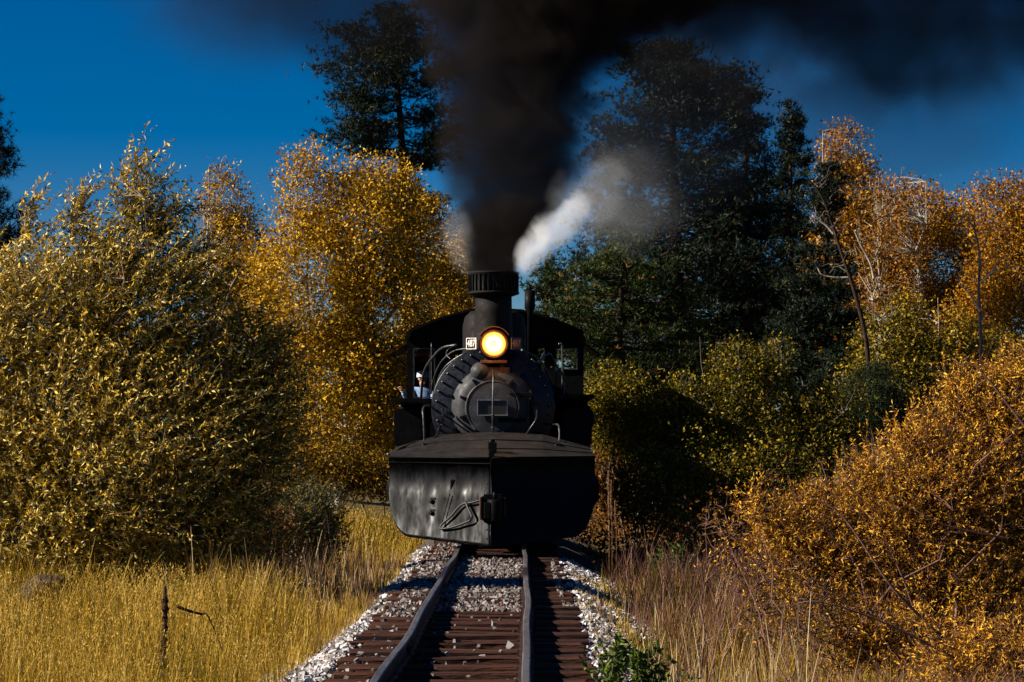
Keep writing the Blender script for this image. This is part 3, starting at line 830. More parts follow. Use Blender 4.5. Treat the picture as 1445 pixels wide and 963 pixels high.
    # ---- running gear and side equipment
    for s in (-1, 1):
        bm = bmesh.new(); box(bm, (s * 1.32, 6.0, 2.42 if s > 0 else 2.36), (0.56, 6.0, 0.06))
        obj('running_board', bm, iron, t)
        bm = bmesh.new(); box(bm, (s * 1.33, 3.55, 1.93), (0.46, 0.9, 0.60))
        obj('steam_chest', bevel(bm, 0.03, 2), iron, t)
        bm = bmesh.new(); lathe(bm, [(0, 2.98), (0.30, 2.98), (0.33, 3.02), (0.44, 3.06), (0.44, 4.2), (0.33, 4.24), (0, 4.24)], 'Y', (s * 1.24, 0, 0.95), 28)
        obj('cylinder', bm, iron, t)
        bm = bmesh.new(); lathe(bm, [(0, 5.0), (0.20, 5.0), (0.25, 5.06), (0.25, 7.2), (0.20, 7.26), (0, 7.26)], 'Y', (s * 1.42, 0, 2.08), 20)
        obj('air_tank', bm, iron, t)
        bm = bmesh.new(); box(bm, (s * 1.42, 8.1, 1.9), (0.5, 1.2, 0.9)); tube(bm, [(s * 1.5, 7.3, 1.7), (s * 1.5, 7.3, 2.4)], 0.12)
        obj('injector', bevel(bm, 0.03), iron, t)
        bm = bmesh.new(); box(bm, (s * 0.62, 6.8, 0.78), (0.10, 6.6, 0.34))
        obj('engine_frame', bm, iron, t)
        for y_ in (5.0, 6.35, 7.7, 9.05):
            bm = bmesh.new()
            lathe(bm, [(0.56, -0.06), (0.60, -0.05), (0.56, 0.07), (0.46, 0.06), (0.44, 0.02), (0.12, 0.02), (0.10, 0.10), (0.0, 0.10)], 'X', (s * 0.49, y_, 0.70), 28)
            box(bm, (s * 0.55, y_, 0.42), (0.06, 0.5, 0.2))
            obj('driving_wheel', bm, iron, t)
        bm = bmesh.new(); lathe(bm, [(0.32, -0.06), (0.36, -0.05), (0.33, 0.07), (0.08, 0.05), (0, 0.05)], 'X', (s * 0.49, 2.3, 0.48), 24)
        obj('pilot_wheel', bm, iron, t)
        bm = bmesh.new(); box(bm, (s * 1.02, 7.0, 0.70), (0.06, 4.3, 0.12)); box(bm, (s * 1.10, 5.4, 0.78), (0.05, 2.4, 0.10))
        obj('side_rod', bevel(bm, 0.01), M['pipe'], t)
        # handrails, stanchions and piping
        bm = bmesh.new()
        d = 40.6
        if s < 0:
            tube(bm, smooth_path([lp(599, 628, 39.4), lp(598, 600, 39.4), lp(597, 577, 39.5), lp(603, 573, 39.9), lp(608, 574, 40.3)], 4), 0.017, 6)
        else:
            tube(bm, smooth_path([lp(789, 628, 39.4), lp(789, 602, 39.5), lp(780, 599, 39.9), lp(766, 596, 40.3)], 4), 0.017, 6)
        obj('stanchion', bm, M['pipe'], t)
        bm = bmesh.new()
        if s < 0:
            tube(bm, smooth_path([lp(594, 565, 43), lp(596, 540, 42.5), lp(600, 521, 42), lp(612, 503, 41.5), lp(625, 491, 41.2), lp(645, 487, 41)], 5), 0.022, 8)
        else:
            tube(bm, smooth_path([lp(796, 560, 43), lp(794, 530, 43), lp(784, 515, 42), lp(776, 500, 41.5), lp(768, 503, 41.3), lp(760, 512, 41.2)], 5), 0.018, 8)
        obj('handrail', bm, M['pipe'], t)
        if s < 0:
            runs = [([lp(616, 560, 41.2), lp(618, 538, 41), lp(628, 519, 40.8), lp(645, 505, 40.7), lp(660, 498, 40.6)], .02),
                    ([lp(608, 556, 41.6), lp(612, 535, 41.4), lp(622, 512, 41.2), lp(640, 496, 41), lp(660, 492, 40.8)], .015),
                    ([lp(640, 489, 41), lp(632, 494, 40.9), lp(630, 501, 40.9), lp(636, 507, 40.8)], .010),
                    ([lp(609, 484, 44.5), lp(609, 515, 44.5), lp(609, 548, 44.5)], .014)]
        else:
            runs = [([lp(768, 498, 41.2), lp(764, 505, 41), lp(758, 512, 40.9), lp(750, 507, 40.9)], .015),
                    ([lp(790, 520, 41.6), lp(782, 524, 41.4), lp(778, 518, 41.2)], .015),
                    ([lp(780, 560, 41.8), lp(778, 540, 41.4), lp(770, 522, 41.2), lp(756, 504, 41), lp(736, 494, 40.8)], .018),
                    ([lp(788, 486, 44.5), lp(793, 488, 44.5), lp(794, 515, 44.5), lp(794, 545, 44.5)], .024)]
        for pts_, r_ in runs:
            bm = bmesh.new(); tube(bm, smooth_path(pts_, 5), r_, 6)
            obj('air_pipe', bm, M['pipe'], t)
        bm = bmesh.new()
        if s < 0:
            tube(bm, [lp(551, 643, 38.6), lp(562, 634, 38.9), lp(590, 623, 39.6)], 0.022, 6); tube(bm, [lp(551, 643, 38.6), lp(546, 641, 38.6)], 0.03, 6)
        else:
            tube(bm, [lp(797, 623, 39.5), lp(792, 629, 39.2), lp(790, 640, 39)], 0.018, 6)
        obj('lift_bar', bm, M['pipe'], t)
        bm = bmesh.new()
        c = lp(601, 634, 38.9) if s < 0 else lp(788, 634, 38.9)
        lathe(bm, [(0.0, -0.07), (0.05, -0.07), (0.09, -0.05), (0.09, 0.05), (0.05, 0.07), (0, 0.07)], 'Y', c, 14)
        box(bm, c + Vector((0, 0, -0.10)), (0.09, 0.12, 0.10)); tube(bm, [c + Vector((-.05, -.05, .08)), c + Vector((.06, -.06, -.1))], 0.025, 6)
        obj('plow_pulley', bm, iron, t)
    # boiler front rod to the deck on the right, lower brace
    bm = bmesh.new(); tube(bm, smooth_path([lp(758, 577, 39.8), lp(757, 592, 39.6), lp(748, 606, 39.6), lp(738, 622, 39.5)], 4), 0.022, 6)
    obj('front_brace', bm, M['smokebox'], t)
    bm = bmesh.new(); tube(bm, smooth_path([lp(624, 577, 39.9), lp(625, 592, 39.6), lp(620, 606, 39.6), lp(612, 622, 39.4)], 4), 0.022, 6)
    obj('front_brace', bm, M['smokebox'], t)
    bm = bmesh.new(); box(bm, (0, 3.4, 1.55), (1.5, 0.9, 0.6)); box(bm, (0, 6.5, 1.25), (1.0, 5.5, 0.5))
    obj('saddle', bm, iron, t)

    # light that the lit lamp throws on its own bracket and the smokebox
    ld = bpy.data.lights.new('headlight_glow', 'POINT'); ld.energy = 7; ld.color = (1.0, 0.48, 0.15); ld.shadow_soft_size = 0.12
    lo = bpy.data.objects.new('headlight_glow', ld); link(lo, lamp); lo.location = (hx, hy - 0.30, hz)
    return t


def build_person():
    p0 = LO + Vector((-1.33, 9.62, 1.48))
    t = thing('person', p0, 'person in blue denim leaning an elbow out of the cab window', 'person')
    def skin_mesh(name, verts, edges, radii, mat, root=0, levels=2):
        me = bpy.data.meshes.new(name); me.from_pydata(verts, edges, [])
        me.materials.append(mat)
        o = bpy.data.objects.new(name, me); link(o, t)
        sk = o.modifiers.new('skin', 'SKIN')
        for i, r in enumerate(radii):
            me.skin_vertices[0].data[i].radius = (r, r) if np.isscalar(r) else r
        me.skin_vertices[0].data[root].use_root = True
        sk.use_smooth_shade = True
        sd = o.modifiers.new('sub', 'SUBSURF'); sd.levels = levels; sd.render_levels = levels
        return o
    # seated, torso leaning out to the left, head turned forward down the track
    v = [(0.10, 0.10, 0.55), (0.06, 0.06, 0.80), (0.02, 0.02, 1.05), (0.00, 0.0, 1.22),
         (-0.15, 0.0, 1.17), (-0.27, -0.06, 0.98), (-0.36, -0.22, 1.14),
         (0.17, 0.0, 1.15), (0.22, -0.12, 0.92), (0.14, -0.34, 0.88),
         (0.02, -0.30, 0.54), (0.02, -0.36, 0.10), (0.02, -0.48, 0.05), (0.22, -0.30, 0.54), (0.22, -0.36, 0.10), (0.22, -0.48, 0.05)]
    e = [(0, 1), (1, 2), (2, 3), (2, 4), (4, 5), (5, 6), (2, 7), (7, 8), (8, 9), (0, 10), (10, 11), (11, 12), (0, 13), (13, 14), (14, 15)]
    r = [(.16, .13), (.15, .12), (.17, .12), (.07, .07), .075, .062, .045, .075, .06, .045, .085, .06, .05, .085, .06, .05]
    skin_mesh('body', v, e, r, M['denim'])
    skin_mesh('head', [(0, -0.0, 1.20), (0.0, -0.02, 1.30), (0.0, -0.03, 1.40), (0.0, -0.02, 1.46), (0, -0.13, 1.355), (0.0, -0.10, 1.30), (-0.085, 0.0, 1.37), (0.085, 0.0, 1.37)], [(0, 1), (1, 2), (2, 3), (2, 4), (1, 5), (2, 6), (2, 7)], [.055, .07, (.082, .1), .06, .014, .03, .018, .018], M['skin'])
    bm = bmesh.new(); lathe(bm, [(0.115, 1.405), (0.118, 1.44), (0.105, 1.50), (0.05, 1.53), (0, 1.535)], 'Z', (0, -0.02, 0), 18)
    prism(bm, [(-0.09, -0.10, 1.41), (-0.06, -0.21, 1.39), (0.06, -0.21, 1.39), (0.09, -0.10, 1.41)], (0, 0, 0.012))
    obj('cap', bm, M['cap'], t)
    for s, w in ((-1, Vector((-0.36, -0.22, 1.14))), (1, Vector((0.14, -0.34, 0.88)))):
        fwd = (w - (Vector((-0.27, -0.06, 0.98)) if s < 0 else Vector((0.22, -0.12, 0.92)))).normalized()
        side = fwd.cross(Vector((0, 0, 1))).normalized()
        vs_, es_, rs_ = [tuple(w), tuple(w + fwd * 0.09)], [(0, 1)], [.03, .036]
        for k in range(4):
            a = w + fwd * 0.10 + side * (k - 1.5) * 0.021
            L_ = (.065, .08, .075, .055)[k]
            i = len(vs_)
            vs_ += [tuple(a), tuple(a + fwd * L_ * 0.55), tuple(a + fwd * L_ * 0.85 + Vector((0, 0, -L_ * .45)))]
            es_ += [(1, i), (i, i + 1), (i + 1, i + 2)]; rs_ += [.010, .009, .008]
        i = len(vs_); a = w + fwd * 0.04 + side * 0.04
        vs_ += [tuple(a), tuple(a + fwd * 0.04 + side * 0.02), tuple(a + fwd * 0.075 + side * 0.018)]; es_ += [(0, i), (i, i + 1), (i + 1, i + 2)]; rs_ += [.013, .011, .009]
        skin_mesh('hand', vs_, es_, rs_, M['skin'], 0, 1)


build_locomotive()
build_person()


# ------------------------------------------------------------------ trees and shrubs
def blob_points(rng, blobs, n, surf=0.5):
    """blobs: rows (x, y, z, rx, ry, rz) ; points inside, gathered towards the outside, with the outward direction"""
    B = np.array(blobs, float)
    w = B[:, 3] * B[:, 5] * np.sqrt(B[:, 4]); w /= w.sum()
    k = rng.choice(len(B), n, p=w)
    d = unit(rng.normal(size=(n, 3)))
    r = (surf + (1 - surf) * rng.random(n)) ** 0.7
    return B[k, :3] + d * r[:, None] * B[k, 3:], d, k


def px_blobs(rows, d, depth=0.8):
    """(px, py, rx, ry[, offset]) in the photograph at distance d -> metres"""
    out = []
    for r in rows:
        off = r[4] if len(r) > 4 else 0.0
        p = at(r[0], r[1], d + off); s = (d + off) / F
        out.append((p.x, p.y, p.z, r[2] * s, r[2] * s * depth, r[3] * s))
    return out


def wander(rng, a, b, K, amp):
    """(N,3) to (N,3) as K-point lines that stray a little"""
    a = np.asarray(a, float); b = np.asarray(b, float)
    t = np.linspace(0, 1, K)[None, :, None]
    P = a[:, None] * (1 - t) + b[:, None] * t
    L = np.linalg.norm(b - a, axis=1)[:, None, None]
    P = P + rng.normal(size=P.shape) * amp * L * np.sin(t * np.pi)
    return P


def broadleaf(name, label, cat, rows, d, base, seed, n_clump, per, leaf, lw, spread, mat, bark, group=None, stems=1, trunk_r=0.1, tint=(0.55, 0.22), green_low=0.0, shoots=None, surf=0.45, bare=0, depth=0.8, flat=None, twig_r=0.006, up=0.0, shade_right=0.0, extra_twigs=None):
    """a tree or shrub: base (px of the foot), rows the crown's lobes in the photograph; trunk with limbs, crown of single leaves"""
    rng = np.random.default_rng(seed)
    blobs = px_blobs(rows, d, depth)
    B = np.array(blobs)
    bx = (base - CX) * d / F
    gz = float(ground_z(bx, d)) - 0.05
    t = thing(name, (bx, d, gz), label, cat, group)
    org = np.array([bx, d, gz])
    pts, dirs, kk = blob_points(rng, blobs, n_clump, surf)
    low = pts[:, 2] < ground_z(pts[:, 0], pts[:, 1]) + 0.05
    pts[low, 2] = ground_z(pts[low, 0], pts[low, 1]) + 0.05 + rng.random(low.sum()) * 0.5
    # stems: from the foot to the lobes
    order = np.argsort(-B[:, 2])
    tops = [B[i, :3] + np.array([0, 0, B[i, 5] * (0.25 if shoots is not None else 0.75)]) for i in order]
    n_st = max(stems, 1)
    foot = org[None] + np.stack([rng.normal(size=n_st) * (0.12 if n_st > 1 else 0) * math.sqrt(n_st), rng.normal(size=n_st) * (0.12 if n_st > 1 else 0) * math.sqrt(n_st), np.zeros(n_st)], 1)
    tip = np.array([tops[i % len(tops)] for i in range(n_st)]) + rng.normal(size=(n_st, 3)) * (np.array([0.25, 0.25, 0.15]) * B[:, 3].mean() if n_st > 1 else 0)
    if n_st > 1:
        tip[:, :2] += (rng.random((n_st, 2)) - 0.5) * B[:, 3].max() * 0.9
    K = 9
    SP = wander(rng, foot, tip, K, 0.025)
    tt = np.linspace(0, 1, K)
    SR = trunk_r * (1 - 0.88 * tt)[None] * (0.7 + 0.5 * rng.random((n_st, 1)) if n_st > 1 else 1)
    wood = Pile()
    V, Q = tubes(SP, SR, 7); wood.add(V - org, Q, 0.5)
    # limbs: each clump hangs on the nearest stem below it
    n_l = len(pts)
    SPf = SP.reshape(-1, 3)
    best = np.full(n_l, 1e9); bi = np.zeros(n_l, int)
    for i in range(len(SPf)):
        dd = np.linalg.norm(pts - SPf[i], axis=1) + 1.6 * np.maximum(0, SPf[i, 2] - pts[:, 2] + 0.25 * np.linalg.norm((pts - SPf[i])[:, :2], axis=1))
        m = dd < best; best[m] = dd[m]; bi[m] = i
    a = SPf[bi]
    keep = np.where(best > 0.05)[0]
    if len(keep) > 480: keep = rng.choice(keep, 480, replace=False)
    LP = wander(rng, a[keep], pts[keep], 4, 0.06)
    r0 = np.clip(best[keep] * 0.012, twig_r * 1.2, trunk_r * 0.45)
    V, Q = tubes(LP, r0[:, None] * np.array([1, 0.75, 0.5, 0.25])[None] + 0.0015, 3); wood.add(V - org, Q, 0.5)
    if bare:      # leafless twigs that stand out of the crown
        q, dq, _ = blob_points(rng, blobs, bare, 0.85)
        j = np.array([np.argmin(np.linalg.norm(pts - x, axis=1)) for x in q])
        dirv = unit(dq + np.array([0, 0, 1.2]))
        e2 = q + dirv * (0.35 + 0.5 * rng.random((bare, 1))) * B[:, 5].mean() * 0.35
        BP = wander(rng, pts[j], e2, 4, 0.05)
        V, Q = tubes(BP, twig_r * np.array([1.3, 1.0, 0.6, 0.3])[None] * np.ones((bare, 1)), 3); wood.add(V - org, Q, 0.5)
    if extra_twigs:
        for path, r in extra_twigs:
            pth = np.array([tuple(p) for p in smooth_path(path, 5)])[None]
            V, Q = tubes(pth, np.linspace(r, r * 0.35, pth.shape[1])[None], 6); wood.add(V - org, Q, 0.5)
    obj('trunk', wood.mesh('trunk', True), bark, t)
    # leaves
    cr = Pile()
    ct = rng.normal(size=n_clump) * tint[1] * 0.7 + tint[0]
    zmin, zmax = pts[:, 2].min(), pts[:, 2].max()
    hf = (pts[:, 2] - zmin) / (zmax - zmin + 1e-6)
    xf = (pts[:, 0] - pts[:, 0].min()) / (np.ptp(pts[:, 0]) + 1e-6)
    ct = ct - green_low * (1 - hf) - shade_right * xf  # leaves darken to the right: crown's shaded side put into the tint
    if shoots is not None:                       # leaves set along arching shoots
        L0, lean = shoots
        n = n_clump
        dv = unit(dirs * 0.55 + np.array(lean)[None] + rng.normal(size=(n, 3)) * 0.28)
        Ls = L0 * (0.55 + 0.75 * rng.random(n))
        s0 = pts - dv * Ls[:, None] * 0.55
        s = (np.arange(per) + 0.5) / per
        bend = np.array([0.25, 0, -0.12])
        P = s0[:, None] + dv[:, None] * (s[None, :, None] * Ls[:, None, None]) + bend * (s ** 2)[None, :, None] * Ls[:, None, None]
        side = unit(rng.normal(size=(n, per, 3)))
        ld = unit(dv[:, None] * 0.62 + side * 0.75 + np.array([0.12, 0, -0.10]))
        pos = P.reshape(-1, 3); ldr = ld.reshape(-1, 3)
        ln_ = leaf * (0.6 + 0.7 * rng.random(len(pos))) * np.tile(1.1 - 0.35 * s, n)
        V, Q = leaf_quads(rng, pos, ldr, ln_, ln_ * lw, flat)
        lt = np.repeat(ct, per) + rng.normal(size=len(pos)) * tint[1]
        cr.add(V - org, Q, np.clip(lt, 0, 1))
        # the shoots themselves
        ks = np.array([0.0, 0.5, 1.0])
        SPp = s0[:, None] + dv[:, None] * (ks[None, :, None] * Ls[:, None, None]) + bend * (ks ** 2)[None, :, None] * Ls[:, None, None]
        V, Q = tubes(SPp, np.array([1.0, 0.7, 0.3])[None] * twig_r * np.ones((n, 1)), 3)
        tw = mesh_np('twigs', V - org, Q, smooth=True)
        tag(obj('twigs', tw, bark, t), kind='stuff')
    else:
        n = n_clump * per
        off = np.tanh(rng.normal(size=(n, 3)) * 0.75) * 1.5 * np.array([spread, spread, spread * 0.8])
        pos = np.repeat(pts, per, 0) + off + np.repeat(dirs, per, 0) * np.abs(rng.normal(size=(n, 1))) * spread * 0.4
        gz_ = ground_z(pos[:, 0], pos[:, 1]) + 0.03
        pos[:, 2] = np.maximum(pos[:, 2], gz_)
        ldr = unit(rng.normal(size=(n, 3)) + np.repeat(dirs, per, 0) * 0.5 + np.array([0, 0, up]))
        ln_ = leaf * (0.6 + 0.7 * rng.random(n))
        V, Q = leaf_quads(rng, pos, ldr, ln_, ln_ * lw, flat, d > 44)
        lt = np.repeat(ct, per) + rng.normal(size=n) * tint[1]
        cr.add(V - org, Q, np.clip(lt, 0, 1))
    tag(obj('crown', cr.mesh('crown'), mat, t), kind='stuff')
    return t


def pine(name, label, base, d, top, prof, seed, n_br, n_tuft, mat, group=None, trunk_r=0.3, needle=0.22, nn=14, nw=0.02, droop=-0.05, clump=0.35, flat=0.6, group_n=9, lat_k=0.55):
    """base px of the foot, top (px, py); prof: rows (py, left_px, right_px) of the crown's outline"""
    rng = np.random.default_rng(seed)
    s = d / F
    bx = (base - CX) * s
    gz = float(ground_z(bx, d)) - 0.1
    t = thing(name, (bx, d, gz), label, 'tree', group)
    org = np.array([bx, d, gz])
    topw = np.array(at(top[0], top[1], d))
    pr = np.array(prof, float)
    K = 12
    tt = np.linspace(0, 1, K)
    TP = (org[None] * (1 - tt)[:, None] + topw[None] * tt[:, None])
    TP[:, 0] += np.sin(tt * 5 + seed) * 0.12 * (1 - tt) * np.minimum(1, tt * 4); TP[:, 1] += np.cos(tt * 4 + seed) * 0.1 * (1 - tt) * tt
    wood = Pile()
    V, Q = tubes(TP[None], (trunk_r * (1 - 0.9 * tt ** 1.1))[None], 9); wood.add(V - org, Q, 0.5)
    zs = np.array([at(0, p[0], d).z for p in pr]); lx = (pr[:, 1] - CX) * s; rx = (pr[:, 2] - CX) * s
    o = np.argsort(zs); zs, lx, rx = zs[o], lx[o], rx[o]
    wz = np.interp(np.linspace(zs[0], zs[-1], 200), zs, rx - lx) + 0.25 * (rx - lx).max()
    cdf = np.cumsum(wz); cdf /= cdf[-1]
    u = (np.arange(n_br) + rng.random(n_br)) / n_br
    z = np.interp(u, cdf, np.linspace(zs[0], zs[-1], 200))
    az = rng.random(n_br) * 2 * np.pi
    tx = np.interp(z, TP[:, 2], TP[:, 0]); ty = np.interp(z, TP[:, 2], TP[:, 1])
    Lr = np.maximum(np.interp(z, zs, rx) - tx, 0.15); Ll = np.maximum(tx - np.interp(z, zs, lx), 0.15)
    ca, sa = np.cos(az), np.sin(az)
    ext = np.where(ca > 0, Lr, Ll); dep = (Lr + Ll) / 2
    reach = (0.72 + 0.30 * rng.random(n_br))
    dx, dy = ca * ext * reach, sa * dep * reach
    hl = np.hypot(dx, dy)
    ks = np.array([0, 0.25, 0.5, 0.75, 1.0])
    rise = (rng.normal(size=n_br) * 0.10 + droop + 0.25 * (z - zs[0]) / (zs[-1] - zs[0] + 1e-6)) * hl
    BP = np.stack([tx[:, None] + dx[:, None] * ks, ty[:, None] + dy[:, None] * ks, z[:, None] - hl[:, None] * 0.12 + rise[:, None] * ks + hl[:, None] * 0.14 * ks ** 3 - hl[:, None] * .10 * np.sin(ks * np.pi)], -1)
    BP[:, 1:4] += rng.normal(size=(n_br, 3, 3)) * hl[:, None, None] * 0.03
    br = np.clip(hl * 0.016, 0.012, trunk_r * 0.4)
    V, Q = tubes(BP, br[:, None] * np.array([1, 0.8, 0.6, 0.42, 0.2])[None] + 0.003, 4); wood.add(V - org, Q, 0.5)
    # tufts gathered in clumps over the outer part of each branch
    w = hl / hl.sum()
    n_c = max(1, n_tuft // group_n)
    b = rng.choice(n_br, n_c, p=w)
    f = 1 - 0.72 * rng.random(n_c) ** 1.4
    i0 = np.clip((f * 4).astype(int), 0, 3); fr = f * 4 - i0
    cpos = BP[b, i0] * (1 - fr)[:, None] + BP[b, i0 + 1] * fr[:, None]
    outw = unit(np.stack([dx[b], dy[b], np.zeros(n_c)], 1))
    lat = np.stack([-outw[:, 1], outw[:, 0], np.zeros(n_c)], 1)
    so = (rng.random(n_c) - 0.5) * hl[b] * lat_k * (0.3 + 0.7 * f)
    sh = rng.random(n_c) < 0.07      # some sit round the leader itself
    cp2 = cpos + lat * so[:, None] + outw * np.abs(so)[:, None] * 0.35 + np.stack([np.zeros(n_c), np.zeros(n_c), rng.random(n_c) * 0.12 * hl[b]], 1)
    lz_ = zs[-1] - (zs[-1] - zs[0]) * 0.22 * rng.random(n_c); wl_ = np.interp(lz_, zs, rx - lx) * 0.36
    ld_ = np.stack([np.interp(lz_, zs, (lx + rx) / 2) + rng.normal(size=n_c) * 0.6 * wl_, np.interp(lz_, TP[:, 2], TP[:, 1]) + rng.normal(size=n_c) * 0.6 * wl_, lz_], 1)
    cp2[sh] = ld_[sh]; cpos[sh, 0] = np.interp(lz_[sh] - 0.4, TP[:, 2], TP[:, 0]); cpos[sh, 1] = np.interp(lz_[sh] - 0.4, TP[:, 2], TP[:, 1]); cpos[sh, 2] = lz_[sh] - 0.4
    m = rng.choice(n_c, min(n_c, 450), replace=False)
    V, Q = tubes(wander(rng, cpos[m], cp2[m], 3, 0.05), np.array([0.018, 0.013, 0.008])[None] * np.ones((len(m), 1)), 3); wood.add(V - org, Q, 0.5)
    obj('trunk', wood.mesh('trunk', True), M['bark_dark'], t)
    pos = np.repeat(cp2, group_n, 0) + rng.normal(size=(n_c * group_n, 3)) * np.array([clump, clump, clump * flat]) * (0.5 + 0.5 * np.minimum(1, np.repeat(hl[b], group_n) / 2.5))[:, None]
    td = unit(np.repeat(outw, group_n, 0) * 0.6 + np.array([0, 0, 0.55]) + rng.normal(size=(n_c * group_n, 3)) * 0.4)
    n = len(pos) * nn
    nd = unit(np.repeat(td, nn, 0) * 0.75 + rng.normal(size=(n, 3)) * 0.62)
    P0 = np.repeat(pos, nn, 0)
    L_ = needle * (0.7 + 0.5 * rng.random((n, 1)))
    sd = unit(np.cross(nd, rng.normal(size=(n, 3))))
    V = np.stack([P0 - sd * nw * 0.5, P0 + sd * nw * 0.5, P0 + nd * L_], 1).reshape(-1, 3) - org
    T = np.arange(n * 3).reshape(n, 3)
    ct = np.clip(0.45 + rng.normal(size=n_c) * 0.16, 0, 1)
    tint = np.clip(np.repeat(np.repeat(ct, group_n) + rng.normal(size=n_c * group_n) * 0.10, nn) + rng.normal(size=n) * 0.06, 0, 0.93)
    dead = np.repeat(rng.random(n_c * group_n) < 0.03, nn); tint[dead] = 1.0
    tag(obj('crown', mesh_np('crown', V, None, T, tint), mat, t), kind='stuff')
    return t


# the big willow at the left, close to the camera
broadleaf('willow_bush', 'large leafy willow with olive and cream leaves, tallest bush beside the meadow', 'bush',
          [(190, 450, 155, 140), (60, 440, 130, 130), (200, 620, 225, 190), (-40, 580, 130, 220), (350, 575, 85, 150), (195, 270, 45, 75), (225, 310, 50, 50), (265, 375, 50, 60), (45, 300, 22, 50), (110, 300, 30, 55), (160, 350, 70, 60), (300, 740, 110, 80), (100, 750, 170, 80), (370, 500, 45, 60)],
          30, 205, 21, 7200, 17, 0.082, 0.35, 0.2, M['willow'], M['bark_willow'], stems=9, trunk_r=0.035, tint=(0.84, 0.30), shoots=(0.55, (0.26, 0.0, 0.50)), surf=0.22, depth=0.75, twig_r=0.0035, shade_right=0.46)  # shade on the willow's right side goes into its leaf tint

# golden aspens behind the meadow and behind the locomotive
GA = 'golden aspens behind the meadow'
broadleaf('aspen_tree', 'broad golden aspen, fullest of the yellow trees, standing left of the locomotive', 'tree', [(440, 420, 95, 130), (520, 340, 75, 100), (470, 560, 110, 120), (545, 450, 70, 130), (560, 580, 60, 110), (430, 270, 40, 65), (540, 270, 45, 45), (500, 250, 30, 30)],
          62, 480, 31, 2700, 37, 0.069, 0.72, 0.24, M['aspen_gold'], M['bark_pale'], GA, 4, 0.11, tint=(0.62, 0.2), bare=160, twig_r=0.010)
broadleaf('aspen_tree', 'slender golden aspen whose tip rises just right of the big willow', 'tree', [(318, 290, 28, 60), (330, 370, 45, 80), (350, 470, 60, 110)],
          66, 335, 32, 800, 36, 0.066, 0.72, 0.22, M['aspen_gold'], M['bark_pale'], GA, 2, 0.08, tint=(0.55, 0.2), bare=60, twig_r=0.010)
broadleaf('aspen_tree', 'golden aspen with a dark leafless top next to the smoke column', 'tree', [(600, 350, 38, 75), (612, 440, 40, 80), (600, 540, 50, 100), (570, 300, 30, 40)],
          70, 600, 33, 900, 36, 0.07, 0.72, 0.24, M['aspen_gold'], M['bark_pale'], GA, 2, 0.09, tint=(0.50, 0.2), bare=40, twig_r=0.011)
broadleaf('aspen_tree', 'small golden aspen showing between the smokestack and the taller aspens', 'tree', [(643, 380, 28, 50), (648, 440, 30, 50), (640, 520, 40, 80)],
          78, 645, 34, 600, 40, 0.08, 0.72, 0.26, M['aspen_gold'], M['bark_pale'], GA, 1, 0.08, tint=(0.62, 0.2), twig_r=0.011)

# pines
GP = 'dark pines beyond the railway'
pine('pine_tree', 'tall ponderosa pine with bare gaps in its crown, left of the smoke', 600, 92, (553, 8),
     [(12, 530, 575), (40, 490, 612), (90, 476, 640), (130, 462, 650), (170, 470, 655), (205, 452, 648), (222, 500, 640), (240, 575, 632), (330, 580, 622)], 41, 52, 8200, M['needle'], GP, 0.36, 0.20, 10, 0.028, clump=0.44, flat=0.24, group_n=26, droop=0.02, lat_k=0.30)
pine('pine_tree', 'massive round-topped pine veiled by smoke right of the locomotive', 960, 76, (945, 62),
     [(64, 915, 985), (90, 880, 1030), (130, 862, 1050), (180, 845, 1075), (240, 825, 1095), (300, 822, 1110), (370, 800, 1120), (430, 790, 1130), (520, 800, 1130)], 42, 180, 26000, M['needle'], GP, 0.40, 0.18, 8, 0.030, clump=0.38, flat=0.30, group_n=22, lat_k=0.34)
pine('pine_tree', 'pine leaning against the massive one, on its right shoulder', 1055, 80, (1052, 122),
     [(125, 1035, 1070), (160, 1020, 1082), (220, 1010, 1088), (300, 1000, 1100), (400, 990, 1140), (520, 990, 1150)], 43, 80, 8400, M['needle'], GP, 0.25, 0.18, 9, 0.028, clump=0.32, flat=0.4, group_n=16, lat_k=0.4)
pine('pine_tree', 'narrow pointed pine spire right of the massive pine', 1118, 74, (1116, 142),
     [(146, 1110, 1122), (185, 1102, 1134), (240, 1094, 1150), (320, 1084, 1160), (420, 1070, 1175), (540, 1060, 1190)], 44, 130, 7600, M['needle'], GP, 0.20, 0.17, 8, 0.028, clump=0.20, flat=0.4)
pine('pine_tree', 'low black-green pine with drooping arms before the orange aspens', 1165, 66, (1170, 228),
     [(232, 1160, 1182), (270, 1145, 1198), (330, 1130, 1170), (400, 1110, 1205), (460, 1090, 1225), (540, 1080, 1225)], 45, 110, 7000, M['needle'], GP, 0.18, 0.16, 8, 0.028, clump=0.25, flat=0.4, group_n=14)
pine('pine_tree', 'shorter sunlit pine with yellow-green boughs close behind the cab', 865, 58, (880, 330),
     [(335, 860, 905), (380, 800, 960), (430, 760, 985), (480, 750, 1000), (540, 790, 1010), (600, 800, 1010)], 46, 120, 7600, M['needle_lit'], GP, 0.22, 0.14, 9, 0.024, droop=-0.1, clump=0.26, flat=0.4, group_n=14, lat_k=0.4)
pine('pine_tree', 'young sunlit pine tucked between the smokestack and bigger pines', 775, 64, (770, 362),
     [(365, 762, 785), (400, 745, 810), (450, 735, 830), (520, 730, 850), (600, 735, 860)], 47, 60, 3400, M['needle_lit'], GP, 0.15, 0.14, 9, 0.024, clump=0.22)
pine('pine_tree', 'dark pine cut by the frame edge behind the willow', -30, 80, (-25, 120),
     [(130, -40, -8), (180, -60, 8), (240, -70, 22), (320, -80, 30), (420, -90, 40)], 48, 70, 3000, M['needle'], GP, 0.22, 0.24, 14, 0.02, clump=0.28)

